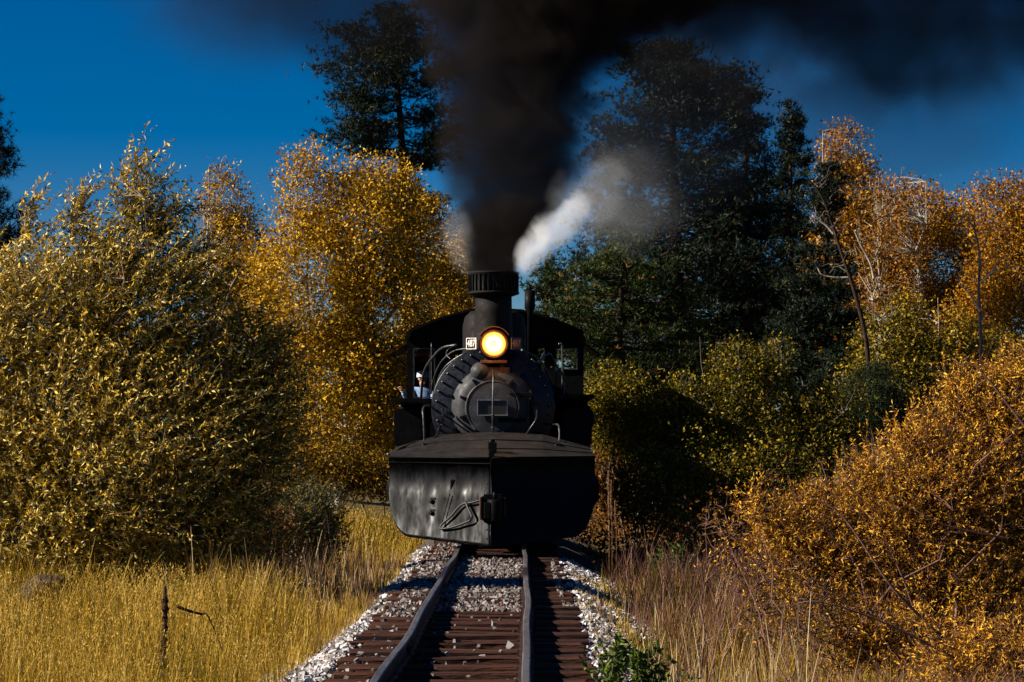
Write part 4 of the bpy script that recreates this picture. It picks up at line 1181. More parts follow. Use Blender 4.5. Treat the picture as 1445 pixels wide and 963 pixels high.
# orange aspens at the right
GO = 'orange aspens at the wood edge'
broadleaf('aspen_tree', 'slim orange aspen with a bare forked tip beside the pines', 'tree', [(1190, 220, 26, 45), (1200, 280, 40, 60), (1195, 370, 50, 90), (1195, 480, 60, 90)],
          72, 1195, 51, 1000, 36, 0.072, 0.72, 0.24, M['aspen_orange'], M['bark_pale'], GO, 2, 0.09, tint=(0.52, 0.22), bare=30, twig_r=0.011)
broadleaf('aspen_tree', 'broad orange aspen, brightest of the wood edge, right of the leafless one', 'tree', [(1295, 310, 45, 45), (1325, 385, 75, 80), (1300, 480, 85, 90), (1355, 320, 40, 45), (1385, 420, 50, 70), (1250, 400, 40, 60)],
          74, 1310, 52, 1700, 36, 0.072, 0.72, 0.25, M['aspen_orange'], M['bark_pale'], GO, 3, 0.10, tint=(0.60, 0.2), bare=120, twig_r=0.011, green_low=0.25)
broadleaf('aspen_tree', 'nearly leafless grey aspen with fine pale twigs among orange ones', 'tree', [(1262, 290, 40, 45), (1255, 380, 50, 80), (1250, 480, 60, 80)],
          70, 1252, 53, 520, 14, 0.08, 0.72, 0.26, M['brown_leaf'], M['bark_pale'], GO, 3, 0.09, tint=(0.6, 0.2), bare=160, twig_r=0.012)
broadleaf('aspen_tree', 'dull orange half-bare aspen at the frame edge of the wood', 'tree', [(1420, 300, 50, 50), (1440, 380, 70, 90), (1410, 470, 80, 90), (1480, 330, 60, 70)],
          68, 1430, 54, 1300, 32, 0.07, 0.72, 0.26, M['aspen_orange'], M['bark_grey'], GO, 3, 0.10, tint=(0.36, 0.24), bare=160, twig_r=0.012)
broadleaf('aspen_tree', 'yellow-green aspen low at the wood edge, thin trunk showing', 'tree', [(1250, 500, 40, 60), (1300, 540, 60, 60), (1340, 520, 40, 70), (1225, 570, 50, 55), (1405, 520, 30, 50), (1280, 455, 22, 40)],
          60, 1300, 55, 1100, 30, 0.066, 0.7, 0.24, M['yellow_green'], M['bark_pale'], GO, 5, 0.07, tint=(0.52, 0.30), bare=110, twig_r=0.01)
broadleaf('aspen_tree', 'orange aspen filling the gap behind the slim one', 'tree', [(1235, 330, 45, 60), (1225, 430, 50, 90), (1240, 520, 60, 70)],
          80, 1230, 56, 900, 26, 0.10, 0.72, 0.28, M['aspen_orange'], M['bark_pale'], GO, 2, 0.09, tint=(0.45, 0.22), bare=20, twig_r=0.012)

# leaning dead sapling with pale broken limbs
def dead_sapling(label, d, paths, mat=None):
    p0 = at(*paths[0][0][0], d)
    gz = float(ground_z(p0.x, d))
    t = thing('dead_sapling', (p0.x, d, gz), label, 'dead tree')
    org = np.array([p0.x, d, gz])
    for i, (pp, r0, mt) in enumerate(paths):
        pts = [at(x, y, d - 0.2 * i) for x, y in pp]
        if i == 0: pts = [Vector((p0.x, d, gz - 0.05))] + pts
        P = np.array([tuple(q) for q in smooth_path(pts, 5)])[None]
        V, Q = tubes(P, np.linspace(r0, r0 * 0.3, P.shape[1])[None], 7)
        obj('trunk' if i == 0 else 'limb', mesh_np('limb', V - org, Q, smooth=True), M[mt], t)
        rg = np.random.default_rng(i + int(d))
        nt_ = 16 if i == 0 else 5
        ii = rg.integers(P.shape[1] // 3, P.shape[1], nt_)
        a_ = P[0, ii]; e_ = a_ + rg.normal(size=(nt_, 3)) * np.array([.35, .3, .15]) + np.array([0, 0, 0.35])
        V, Q = tubes(wander(rg, a_, e_, 5, 0.10), 0.010 * np.array([1.1, .9, .7, .5, .25])[None] * np.ones((nt_, 1)), 4)
        tag(obj('twigs', mesh_np('twigs', V - org, Q, smooth=True), M['bark_grey'], t), kind='stuff')

dead_sapling('dark leaning leafless sapling with pale broken limbs before the orange aspens', 56, [
    ([(1226, 560), (1222, 480), (1205, 410), (1185, 350), (1165, 290), (1150, 262)], 0.065, 'bark_dark'),
    ([(1176, 330), (1165, 318), (1150, 308)], 0.03, 'bark_pale'), ([(1196, 392), (1180, 392), (1160, 388), (1152, 375)], 0.025, 'bark_pale'),
    ([(1233, 393), (1228, 372), (1214, 345), (1205, 325)], 0.03, 'bark_pale'), ([(1252, 455), (1240, 448), (1222, 440)], 0.025, 'bark_pale')])
dead_sapling('thin straight dead sapling standing among yellow-green leaves near the wood edge', 52, [
    ([(1384, 540), (1384, 480), (1381, 410), (1382, 360), (1375, 320)], 0.05, 'bark_grey'), ([(1383, 440), (1372, 420), (1355, 400), (1345, 380)], 0.02, 'bark_pale'), ([(1383, 400), (1400, 385), (1412, 382)], 0.02, 'bark_pale')])

# shrubs of the middle distance
broadleaf('juniper_bush', 'dark round juniper below the yellow-green aspen', 'bush', [(1230, 560, 45, 45), (1220, 600, 50, 45), (1255, 590, 30, 40)], 50, 1228, 61, 700, 40, 0.05, 0.25, 0.12, M['needle_lit'], M['bark_dark'], None, 3, 0.05, tint=(0.22, 0.14), up=0.8)
broadleaf('shrub', 'olive-leaved shrub with tangled grey bare stems right of the locomotive', 'bush', [(1050, 535, 45, 40), (1000, 590, 60, 40), (1100, 600, 50, 45), (955, 560, 35, 30), (1150, 625, 60, 40), (1090, 520, 25, 40), (1020, 640, 60, 40), (1180, 590, 40, 35), (1030, 500, 18, 28)],
          47, 1040, 62, 1300, 30, 0.055, 0.6, 0.17, M['yellow_green'], M['bark_grey'], None, 12, 0.03, tint=(0.36, 0.28), bare=380, twig_r=0.008, surf=0.25)
broadleaf('shrub', 'yellow-green shrub pressed against the side of the locomotive cab', 'bush', [(880, 590, 55, 50), (930, 610, 60, 50), (860, 560, 30, 40), (970, 640, 50, 40)], 50, 890, 63, 900, 34, 0.056, 0.6, 0.18, M['yellow_green'], M['bark_grey'], None, 6, 0.03, tint=(0.5, 0.24))
broadleaf('shrub', 'shaded olive shrub at the foot of the track bank, right side', 'bush', [(1010, 680, 70, 45), (930, 690, 70, 50), (1080, 660, 60, 50)], 42, 985, 64, 900, 24, 0.06, 0.6, 0.16, M['yellow_green'], M['bark_grey'], None, 8, 0.025, tint=(0.4, 0.24), bare=60, twig_r=0.006)
broadleaf('shrub', 'dusky shrub filling the strip beside the plow behind the mullein stalks', 'bush', [(868, 690, 30, 55), (900, 700, 40, 50), (850, 660, 16, 40)], 57, 868, 68, 700, 26, 0.07, 0.6, 0.2, M['brown_leaf'], M['bark_grey'], None, 6, 0.02, tint=(0.25, 0.2))
broadleaf('shrub', 'small dark-leaved willow shrub beside the grassy mound', 'bush', [(432, 718, 46, 42), (405, 755, 55, 42), (455, 760, 36, 32)], 36, 425, 65, 700, 16, 0.07, 0.28, 0.15, M['willow'], M['bark_grey'], None, 6, 0.012, tint=(0.15, 0.15), shoots=(0.4, (0.05, 0, 0.9)), twig_r=0.004)
broadleaf('shrub', 'small brown-leaved shrub in the shade under the big willow', 'bush', [(345, 750, 55, 38), (310, 775, 60, 28), (380, 775, 35, 28)], 33, 330, 66, 620, 20, 0.06, 0.4, 0.15, M['brown_leaf'], M['bark_grey'], None, 6, 0.012, tint=(0.4, 0.22), twig_r=0.004)
broadleaf('shrub', 'low dull-gold shrub at the shaded foot of the aspens', 'bush', [(520, 672, 45, 25), (465, 662, 50, 32), (556, 680, 24, 20), (430, 670, 40, 30)], 54, 505, 67, 700, 24, 0.055, 0.6, 0.18, M['aspen_gold'], M['bark_grey'], None, 8, 0.02, tint=(0.15, 0.2), bare=60, twig_r=0.006)

# the big orange shrub in the right foreground
broadleaf('orange_shrub', 'big orange-leaved shrub filling the near bank, long dark branches running through', 'bush',
          [(1300, 710, 150, 120), (1180, 780, 120, 85), (1400, 660, 120, 140), (1100, 745, 60, 60), (1330, 860, 180, 110), (1470, 820, 130, 180), (1410, 570, 90, 70), (1290, 610, 55, 45), (1440, 525, 60, 45), (1400, 940, 150, 80, -2.5), (1230, 655, 40, 30), (1345, 545, 35, 40), (1140, 700, 40, 35), (1240, 900, 90, 60, -1.5), (1060, 700, 30, 30)],
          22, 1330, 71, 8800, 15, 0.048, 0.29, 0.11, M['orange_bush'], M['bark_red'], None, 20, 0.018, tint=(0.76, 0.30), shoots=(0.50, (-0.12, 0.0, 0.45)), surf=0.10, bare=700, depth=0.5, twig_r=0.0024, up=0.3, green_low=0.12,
          extra_twigs=[([at(1330, 900, 20.2), at(1260, 830, 20), at(1190, 730, 20), at(1140, 700, 20)], 0.014), ([at(1420, 760, 20.0), at(1330, 740, 19.8), at(1260, 700, 19.8)], 0.010), ([at(1350, 930, 19.4), at(1250, 880, 19.3), at(1160, 850, 19.2), at(1110, 855, 19.2)], 0.012), ([at(1445, 600, 20.4), at(1380, 520, 20.4), at(1350, 515, 20.4)], 0.010)])


broadleaf('bare_shrub', 'tangle of reddish leafless twigs at the left foot of the big orange shrub', 'bush', [(1110, 850, 70, 55), (1190, 895, 80, 55), (1060, 800, 40, 50), (1020, 760, 30, 50)], 20.5, 1120, 73, 330, 7, 0.035, 0.35, 0.10, M['orange_bush'], M['bark_red'], None, 22, 0.009, tint=(0.5, 0.3), bare=520, depth=0.5, twig_r=0.0035, surf=0.1)


# a wood far behind that closes the view between the trunks
def undergrowth():
    rng = np.random.default_rng(72)
    pl = Pile()
    n = 900
    y = 38.5 + 24 * rng.random(n) ** 1.2
    x = track_x(y) + 1.7 + 7.5 * rng.random(n) ** 1.3
    g = ground_z(x, y)
    h = 0.35 + 0.9 * rng.random(n) * np.clip((x - track_x(y) - 1.2) / 1.5, 0.35, 1)
    c = np.stack([x, y, g + h * rng.random(n)], 1)
    m = 26
    p = np.repeat(c, m, 0) + rng.normal(size=(n * m, 3)) * np.array([0.20, 0.20, 0.16])
    p[:, 2] = np.maximum(p[:, 2], np.repeat(g, m) + 0.02)
    L_ = rng.uniform(0.05, 0.10, n * m)
    V, Q = leaf_quads(rng, p, rng.normal(size=p.shape) + np.array([0, 0, 0.5]), L_, L_ * 0.5)
    pl.add(V, Q, np.clip(np.repeat(rng.normal(size=n) * 0.2 + 0.35, m) + rng.normal(size=n * m) * 0.12, 0, 1))
    tag(obj('undergrowth', pl.mesh('undergrowth'), M['brown_leaf']), 'dark tangled undergrowth on the shaded bank beside the locomotive', kind='stuff')


undergrowth()


def far_wood():
    rng = np.random.default_rng(77)
    pile = Pile()
    n = 150
    for k in range(n):
        x = rng.uniform(-60, 75); y = rng.uniform(105, 170)
        if -6 < x - XT < 5: y = 165
        h = rng.uniform(5.5, 8.5) * (0.7 if x < 10 else 1.0)
        g = float(ground_z(x, y))
        m = 300
        p = blob_points(rng, [(x, y, g + h * 0.5, h * 0.36, h * 0.36, h * 0.5)], m, 0.4)[0]
        V, Q = leaf_quads(rng, p, rng.normal(size=(m, 3)), rng.uniform(0.3, 0.75, m), rng.uniform(0.28, 0.6, m), None, True)
        pile.add(V, Q, np.clip(rng.normal(size=m) * 0.15 + rng.choice([0.15, 0.35, 0.6, 0.7]), 0, 1))
    tag(obj('far_wood', pile.mesh('far_wood'), M['yellow_green']), 'far autumn wood that closes the valley behind the trees', kind='stuff')


far_wood()


# ------------------------------------------------------------------ grasses and weeds
def blades(rng, x, y, h, w, lean, tint, head=0.0, wind=(0.10, 0.0), curl=0.25):
    """grass blades rooted at (x, y): 4 levels, optional feathery head"""
    n = len(x)
    z = ground_z(x, y)
    rel = np.abs(x - track_x(y))
    z = np.where(rel < 1.55, np.interp(rel, [0, 1.12, 1.6, 2.3], [-0.07, -0.08, -0.31, -0.6]), z); z = np.maximum(z, ground_z(x, y))
    a = rng.random(n) * 2 * np.pi
    d = np.stack([np.cos(a) * lean + wind[0], np.sin(a) * lean + wind[1]], 1) * h[:, None]
    k = np.array([0.0, 0.62, 1.0])
    P = np.zeros((n, 3, 3))
    P[:, :, 0] = x[:, None] + d[:, :1] * k ** 1.8; P[:, :, 1] = y[:, None] + d[:, 1:] * k ** 1.8
    P[:, :, 2] = z[:, None] + h[:, None] * k * (1 - curl * lean * k)
    b = rng.random(n) * np.pi
    sd = np.stack([np.cos(b), np.sin(b) * 0.6, np.zeros(n)], 1)
    wk = np.array([1.0, 0.8, 0.1]) if not head else np.array([0.5, head * 0.7, 0.4])
    V = np.stack([P - sd[:, None] * (w[:, None] * wk * 0.5)[..., None], P + sd[:, None] * (w[:, None] * wk * 0.5)[..., None]], 2).reshape(-1, 3)
    i = (np.arange(n) * 6)[:, None]; j = (np.arange(2) * 2)[None]
    Q = np.stack([i + j, i + j + 1, i + j + 3, i + j + 2], -1).reshape(-1, 4)
    return V, Q, np.repeat(tint, 2)


def meadow():
    rng = np.random.default_rng(91)
    pl = Pile()
    def field(n, y0, y1, r0, r1, h0, h1, t0, ts, w=0.006, head=0.0, pw=1.0, lean=0.22, patch=0.0, wind=(0.03, 0.0)):
        y = y0 + (y1 - y0) * rng.random(n) ** pw
        rr = r0 + (r1 - r0) * rng.random(n)
        edge = np.interp(y, [14, 18, 21, 25, 28, 40], [-2.0, -1.66, -1.40, -1.12, -1.08, -1.3])
        ok = (rr > 0) | (rr < edge + 0.18 * rng.normal(size=n) * (rng.random(n) < 0.25)) | (h1 < 0.3)
        y, rr = y[ok], rr[ok]; n = len(y)
        x = track_x(y) + rr
        pt = np.sin(x * 2.3 + 1) * np.cos(y * 1.1 + x) + 0.6 * np.sin(x * 5.1 + y * 2.7)
        h = (h0 + (h1 - h0) * rng.random(n)) * (1 + 0.22 * pt)
        h *= np.clip((np.abs(rr) - 1.0) / 0.9, 0.35, 1.0)
        tint = np.clip(t0 + rng.normal(size=n) * ts - 0.14 * pt - patch * np.clip(pt * 1.4 - 0.3, 0, 1), 0, 1)
        V, Q, T = blades(rng, x, y, h, w * (0.7 + 0.7 * rng.random(n)) * y / 20, lean, tint, head, wind)
        pl.add(V, Q, T)
    field(31000, 15.5, 27.5, -6.8, -1.15, 0.30, 0.62, 0.66, 0.24, 0.0040, patch=0.30, lean=0.22)
    field(9000, 15.5, 27.5, -6.8, -1.25, 0.50, 0.88, 0.70, 0.20, 0.0030, 2.0, lean=0.16)
    field(1300, 24.5, 28, -6.8, -1.7, 0.6, 0.98, 0.66, 0.24, 0.0032, 2.0, lean=0.28)
    field(240, 15, 27, -6.6, -1.4, 0.6, 1.05, 0.95, 0.1, 0.0040, 1.8, lean=0.45)
    field(5000, 23, 40, -1.9, -0.98, 0.14, 0.38, 0.62, 0.26, 0.004, lean=0.4)
    field(7500, 14.5, 30, -2.4, -1.25, 0.12, 0.34, 0.66, 0.24, 0.004, lean=0.45)
    field(14000, 37.5, 56, -9.0, -1.35, 0.34, 0.66, 0.60, 0.24, 0.0045, pw=1.2, patch=0.15)
    field(9000, 27, 38, -4.5, -1.25, 0.26, 0.62, 0.58, 0.28, 0.0042, patch=0.3)
    def seeds(n, y0, y1, r0, r1, h0, h1):      # husks caught in the tops of the grass
        y = y0 + (y1 - y0) * rng.random(n); rr = r0 + (r1 - r0) * rng.random(n); x = track_x(y) + rr
        ok = rr < np.interp(y, [14, 18, 21, 25, 28, 40], [-2.0, -1.66, -1.40, -1.12, -1.08, -1.3])
        x, y, rr = x[ok], y[ok], rr[ok]; n = len(x)
        z = ground_z(x, y) + (h0 + (h1 - h0) * rng.random(n) ** 0.8) * np.clip((np.abs(rr) - 0.9) / 1.0, 0.3, 1)
        L_ = rng.uniform(0.014, 0.034, n) * (y / 20) ** 0.5
        V, Q = leaf_quads(rng, np.stack([x, y, z], 1), rng.normal(size=(n, 3)) * 0.45 + np.array([0.1, 0, 1.0]), L_, L_ * 0.34)
        pt = np.sin(x * 2.3 + 1) * np.cos(y * 1.1 + x)
        pl.add(V, Q, np.clip(0.68 + rng.normal(size=n) * 0.24 - 0.14 * pt, 0, 1))
    seeds(46000, 15.5, 27.5, -6.8, -1.1, 0.25, 0.78)
    seeds(12000, 37.5, 54, -8.0, -1.3, 0.25, 0.66)
    o = obj('meadow_grass', pl.mesh('meadow_grass'), M['grass'])
    tag(o, 'tall golden meadow grass left of the track', kind='stuff')
    pl = Pile()
    field(6000, 15, 27, 1.45, 4.2, 0.16, 0.42, 0.58, 0.27, 0.0042, lean=0.45)
    field(5000, 24, 36, 1.5, 5.0, 0.25, 0.55, 0.30, 0.2, lean=0.3)
    field(3600, 14.5, 34, 1.05, 1.7, 0.10, 0.32, 0.6, 0.25, lean=0.45)
    o = obj('bank_grass', pl.mesh('bank_grass'), M['grass'])
    tag(o, 'thin dry grass on the bank right of the track', kind='stuff')
    pl = Pile()
    field(170, 15, 21, 1.25, 2.5, 0.4, 0.95, 0.72, 0.2, 0.006, 1.5, lean=0.16)
    field(120, 18, 30, 1.2, 3.0, 0.5, 0.9, 0.5, 0.25, 0.006, 1.5, lean=0.18)
    field(520, 26, 37, -3.2, -1.2, 0.5, 1.0, 0.45, 0.3, 0.005, 1.6, lean=0.14)
    field(160, 15, 36, 0.42, 0.56, 0.10, 0.28, 0.35, 0.3, 0.005, lean=0.5)
    field(90, 15, 22, -0.40, -0.2, 0.06, 0.22, 0.3, 0.3, 0.005, lean=0.5)
    o = obj('straw_stalks', pl.mesh('straw_stalks'), M['straw'])
    tag(o, 'bleached straw stalks standing along both sides of the ballast', kind='stuff')
    pl = Pile()
    field(3600, 22, 37, 1.6, 4.6, 0.35, 0.85, 0.45, 0.25, 0.005, lean=0.3)
    field(4200, 14.5, 20, 1.9, 4.6, 0.16, 0.46, 0.72, 0.22, 0.0040, lean=0.5)
    field(1500, 28, 38, -3.0, -1.25, 0.35, 0.85, 0.60, 0.28, 0.0045, lean=0.18)
    field(900, 22, 29, -2.0, -1.1, 0.25, 0.6, 0.6, 0.28, 0.004, lean=0.25)
    o = obj('dry_weeds', pl.mesh('dry_weeds'), M['red_weed'])
    tag(o, 'thicket of dry red-brown weeds beside the ballast', kind='stuff')


meadow()


def stalk(name, label, pts, r, mat, cat, group=None):
    base = Vector((pts[0].x, pts[0].y, float(ground_z(pts[0].x, pts[0].y)) - 0.03))
    P = [base] + pts[(1 if abs(pts[0].z - base.z) < .02 else 0):]
    rng = np.random.default_rng(int(abs(pts[0].x) * 1000) + 3)
    pth = smooth_path(P, 10)
    n = len(pth)
    t = thing(name, base, label, cat, group)
    bm = bmesh.new()
    rad = [r * (0.6 if i < n * 0.35 else 1.0) * (0.75 + 0.6 * rng.random()) * (1 - 0.5 * max(0, i / n - 0.85) / 0.15) for i in range(n)]
    tube(bm, [p - base for p in pth[: max(2, int(n * 0.4))]], [q * 0.7 for q in rad[: max(2, int(n * 0.4))]], 7)
    obj('stem', bm, mat, t)
    bm = bmesh.new()
    tube(bm, [p - base for p in pth[max(1, int(n * 0.4)) - 1:]], rad[max(1, int(n * 0.4)) - 1:], 8)
    for i in range(max(1, int(n * 0.4)), n):
        for k in range(5):
            a = rng.random() * 6.28
            p = pth[i] - base + Vector((math.cos(a), math.sin(a), rng.normal() * .6)) * rad[i]
            bmesh.ops.create_icosphere(bm, subdivisions=1, radius=rad[i] * 0.45, matrix=Matrix.Translation(p))
    obj('seed_head', bm, mat, t)


stalk('mullein_stalk', 'dark dead mullein stalk standing upright in the golden meadow', [at(231, 960, 19), at(230, 930, 19), at(233, 880, 19), at(233, 828, 19)], 0.018, M['mullein_dark'], 'dead plant')
GM = 'dead mullein stalks beside the plow'
stalk('mullein_stalk', 'tallest brown mullein stalk in the shade beside the plow', [at(860, 740, 36), at(860, 700, 36), at(859, 664, 36)], 0.020, M['mullein'], 'dead plant', GM)
stalk('mullein_stalk', 'shorter mullein stalk leaning on the tallest one by the plow', [at(864, 742, 35.8), at(863, 710, 35.8), at(863, 678, 35.8)], 0.016, M['mullein'], 'dead plant', GM)
stalk('mullein_stalk', 'lowest mullein stalk a step right of the pair by the plow', [at(870, 748, 35.4), at(869, 730, 35.4), at(868, 706, 35.4)], 0.015, M['mullein'], 'dead plant', GM)

# a dark broken stick poking out of the meadow
p = at(249, 856, 19.5); q = at(284, 867, 19.6)
t = thing('broken_stick', p, 'dark broken stick slanting over the meadow grass by the mullein', 'stick')
bm = bmesh.new(); tube(bm, smooth_path([Vector((0, 0, 0)), (q - p) * 0.5 + Vector((0, 0, -.004)), (q - p) * 1.0, (q - p) * 1.25 + Vector((.0, .06, -.01)), (q - p) * 1.6 + Vector((.0, .5, -.30))], 5), [0.013 - (0.0003 * i if i < 10 else 0.003 + 0.0006 * (i - 9)) for i in range(21)], 7)
obj('branch', bm, M['bark_dark'], t)


def boulder():
    c = at(68, 826, 26.2)
    z = float(ground_z(c.x, 26.2))
    bm = bmesh.new()
    bmesh.ops.create_icosphere(bm, subdivisions=4, radius=1.0)
    from mathutils import noise
    for v in bm.verts:
        n = noise.fractal(v.co * 1.4 + Vector((3, 1, 7)), 1.0, 2.0, 4)
        v.co = v.co * (1 + 0.22 * n)
        v.co = Vector((v.co.x * 0.25, v.co.y * 0.22, v.co.z * 0.17))
    for f in bm.faces: f.smooth = True
    o = obj('boulder', bm, M['rock'], None, (c.x, 26.2, c.z - 0.06))
    tag(o, 'weathered brown boulder half hidden by grass under the willow', 'rock')
    bm2 = bmesh.new(); box(bm2, (0, 0, -0.30), (0.36, 0.30, 0.6)); bevel(bm2, 0.06, 2)
    obj('buried_foot', bm2, M['rock'], o)


boulder()


def leafy_plant(label, px, d, w, h, seed, n=260, leaf=0.07):
    rng = np.random.default_rng(seed)
    bx = (px - CX) * d / F
    gz = float(ground_z(bx, d)); rel = abs(bx - float(track_x(d)))
    gz = max(gz, float(np.interp(rel, [0, 1.12, 1.6, 2.3], [-0.07, -0.08, -0.31, -0.6])))
    t = thing('green_plant', (bx, d, gz), label, 'plant', 'green weeds at the ballast edge')
    ns = 16
    tip = np.stack([rng.normal(size=ns) * w * 0.5, rng.normal(size=ns) * w * 0.4, h * (0.5 + 0.6 * rng.random(ns))], 1)
    SP = wander(rng, np.zeros((ns, 3)) + rng.normal(size=(ns, 3)) * np.array([.03, .03, 0]), tip, 5, 0.05)
    V, Q = tubes(SP, 0.005 * np.array([1.2, 1, .8, .6, .3])[None] * np.ones((ns, 1)), 4)
    obj('stems', mesh_np('stems', V, Q, smooth=True), M['bark_grey'], t)
    k = rng.integers(0, ns, n); f = rng.random(n) ** 0.7 * 0.85 + 0.15
    i0 = np.clip((f * 4).astype(int), 0, 3); fr = (f * 4 - i0)[:, None]
    pos = SP[k, i0] * (1 - fr) + SP[k, i0 + 1] * fr
    ld = unit(rng.normal(size=(n, 3)) + np.array([0, 0, 0.4]))
    L_ = leaf * (0.6 + 0.7 * rng.random(n))
    V, Q = leaf_quads(rng, pos, ld, L_, L_ * 0.45)
    tag(obj('leaves', mesh_np('leaves', V, Q, None, np.clip(0.5 + rng.normal(size=n) * 0.25, 0, 1)), M['green_plant'], t), kind='stuff')


leafy_plant('lush green weed closest to the tie ends on the right ballast', 862, 17.6, 0.26, 0.42, 1, 560, 0.06)
leafy_plant('green weed with narrow top, second from the tie ends', 908, 18.0, 0.24, 0.42, 2, 520, 0.06)
leafy_plant('small dark green weed under the straw stalks', 935, 18.6, 0.16, 0.26, 3, 240, 0.05)
leafy_plant('upright yellow-green weed lit in the shade beside the locomotive', 955, 36.0, 0.30, 0.62, 4, 300, 0.09)
leafy_plant('slim yellow-green weed left of the upright one in the shade', 926, 36.4, 0.12, 0.55, 5, 120, 0.09)


# ------------------------------------------------------------------ smoke and steam
def smoke_column():
    """the dark column over the stack: a closed sleeve, inside it smoke that thins towards its edge"""
    z0, z1 = 4.40, 11.2
    rows = [(4.40, -0.29, 0.42, 1.0), (4.75, -0.28, 0.58, 1.0), (5.1, -0.22, 0.82, 0.95), (5.8, 0.02, 1.16, 0.9), (6.8, 0.06, 1.36, 0.9), (7.7, 0.16, 1.60, 0.9), (8.5, 0.50, 2.1, 0.9), (9.2, 1.0, 2.7, 0.85), (10.2, 1.9, 3.0, 0.8), (11.2, 2.8, 3.0, 0.6)]
    ycen = LO.y + 4.35
    A = np.array(rows)
    zz = np.linspace(z0, z1, 26); S_ = 28
    th = np.arange(S_) / S_ * 2 * np.pi
    V = []
    for z in zz:
        cx = np.interp(z, A[:, 0], A[:, 1]); r = np.interp(z, A[:, 0], A[:, 2]) * 1.12
        yy = 0.25 * (z - z0) ** 1.0
        for a in th: V.append((cx - LO.x + r * math.cos(a), yy + r * math.sin(a), z - z0))
    Q = [(i * S_ + k, i * S_ + (k + 1) % S_, (i + 1) * S_ + (k + 1) % S_, (i + 1) * S_ + k) for i in range(len(zz) - 1) for k in range(S_)]
    bm = bmesh.new()
    vv = [bm.verts.new(v) for v in V]
    for q in Q: bm.faces.new([vv[i] for i in q])
    bm.faces.new(vv[:S_][::-1]); bm.faces.new(vv[-S_:])
    bmesh.ops.recalc_face_normals(bm, faces=bm.faces[:])
    m = bpy.data.materials.new('coal_smoke'); m.use_nodes = True
    N, L = m.node_tree.nodes, m.node_tree.links
    N.remove(N['Principled BSDF'])
    pv = N.new('ShaderNodeVolumePrincipled'); pv.inputs['Anisotropy'].default_value = 0.1
    tc = N.new('ShaderNodeTexCoord'); sx = N.new('ShaderNodeSeparateXYZ'); L.new(tc.outputs['Object'], sx.inputs[0])
    def math_(op, a, b=None, clamp=False):
        q = N.new('ShaderNodeMath'); q.operation = op; q.use_clamp = clamp
        for i, v in enumerate((a, b)):
            if v is None: continue
            if isinstance(v, (int, float)): q.inputs[i].default_value = v
            else: L.new(v, q.inputs[i])
        return q.outputs[0]
    u = math_('DIVIDE', sx.outputs['Z'], z1 - z0, True)
    def curve(col, lo, hi):
        c = N.new('ShaderNodeFloatCurve'); pts = c.mapping.curves[0].points
        vals = [((r[0] - z0) / (z1 - z0), (r[col] - lo) / (hi - lo)) for r in rows]
        while len(pts) < len(vals): pts.new(0.5, 0.5)
        for p, v in zip(pts, vals): p.location = v; p.handle_type = 'AUTO_CLAMPED'
        c.mapping.update(); L.new(u, c.inputs['Value'])
        return math_('ADD', math_('MULTIPLY', c.outputs[0], hi - lo), lo)
    cx = math_('SUBTRACT', curve(1, -0.4, 3.0), LO.x)
    rr = curve(2, 0.0, 3.2)
    dn = curve(3, 0.0, 1.0)
    # turbulence
    no = N.new('ShaderNodeTexNoise'); no.inputs['Scale'].default_value = 0.95; no.inputs['Detail'].default_value = 7; no.inputs['Roughness'].default_value = 0.62; no.inputs['Distortion'].default_value = 0.7
    L.new(tc.outputs['Object'], no.inputs['Vector'])
    dx = math_('SUBTRACT', sx.outputs['X'], cx)
    dy = math_('SUBTRACT', sx.outputs['Y'], math_('MULTIPLY', sx.outputs['Z'], 0.25))
    rad = math_('SQRT', math_('ADD', math_('MULTIPLY', dx, dx), math_('MULTIPLY', dy, dy)))
    e = math_('SUBTRACT', 1.0, math_('DIVIDE', rad, rr))
    e = math_('ADD', e, math_('MULTIPLY', math_('SUBTRACT', no.outputs['Fac'], 0.5), 2.3))
    e = math_('MULTIPLY', e, 3.0, True)
    # fade to nothing at the sleeve itself and at its upper end
    edge = math_('MULTIPLY', math_('SUBTRACT', 1.10, math_('DIVIDE', rad, rr)), 6.0, True)
    topf = math_('MULTIPLY', math_('SUBTRACT', 1.0, u), 4.0, True)
    den = math_('MULTIPLY', math_('MULTIPLY', math_('MULTIPLY', math_('MULTIPLY', e, edge), topf), dn), math_('ADD', 2.4, math_('MULTIPLY', math_('SUBTRACT', 0.2, u, True), 40.0)))
    L.new(den, pv.inputs['Density'])
    pv.inputs['Color'].default_value = (0.024, 0.020, 0.019, 1)
    L.new(pv.outputs[0], N['Material Output'].inputs['Volume'])
    o = obj('smoke_plume', bm, m, None, (LO.x, ycen, z0))
    tag(o, 'thick black coal smoke rising in a column from the smokestack', 'smoke', kind='stuff')


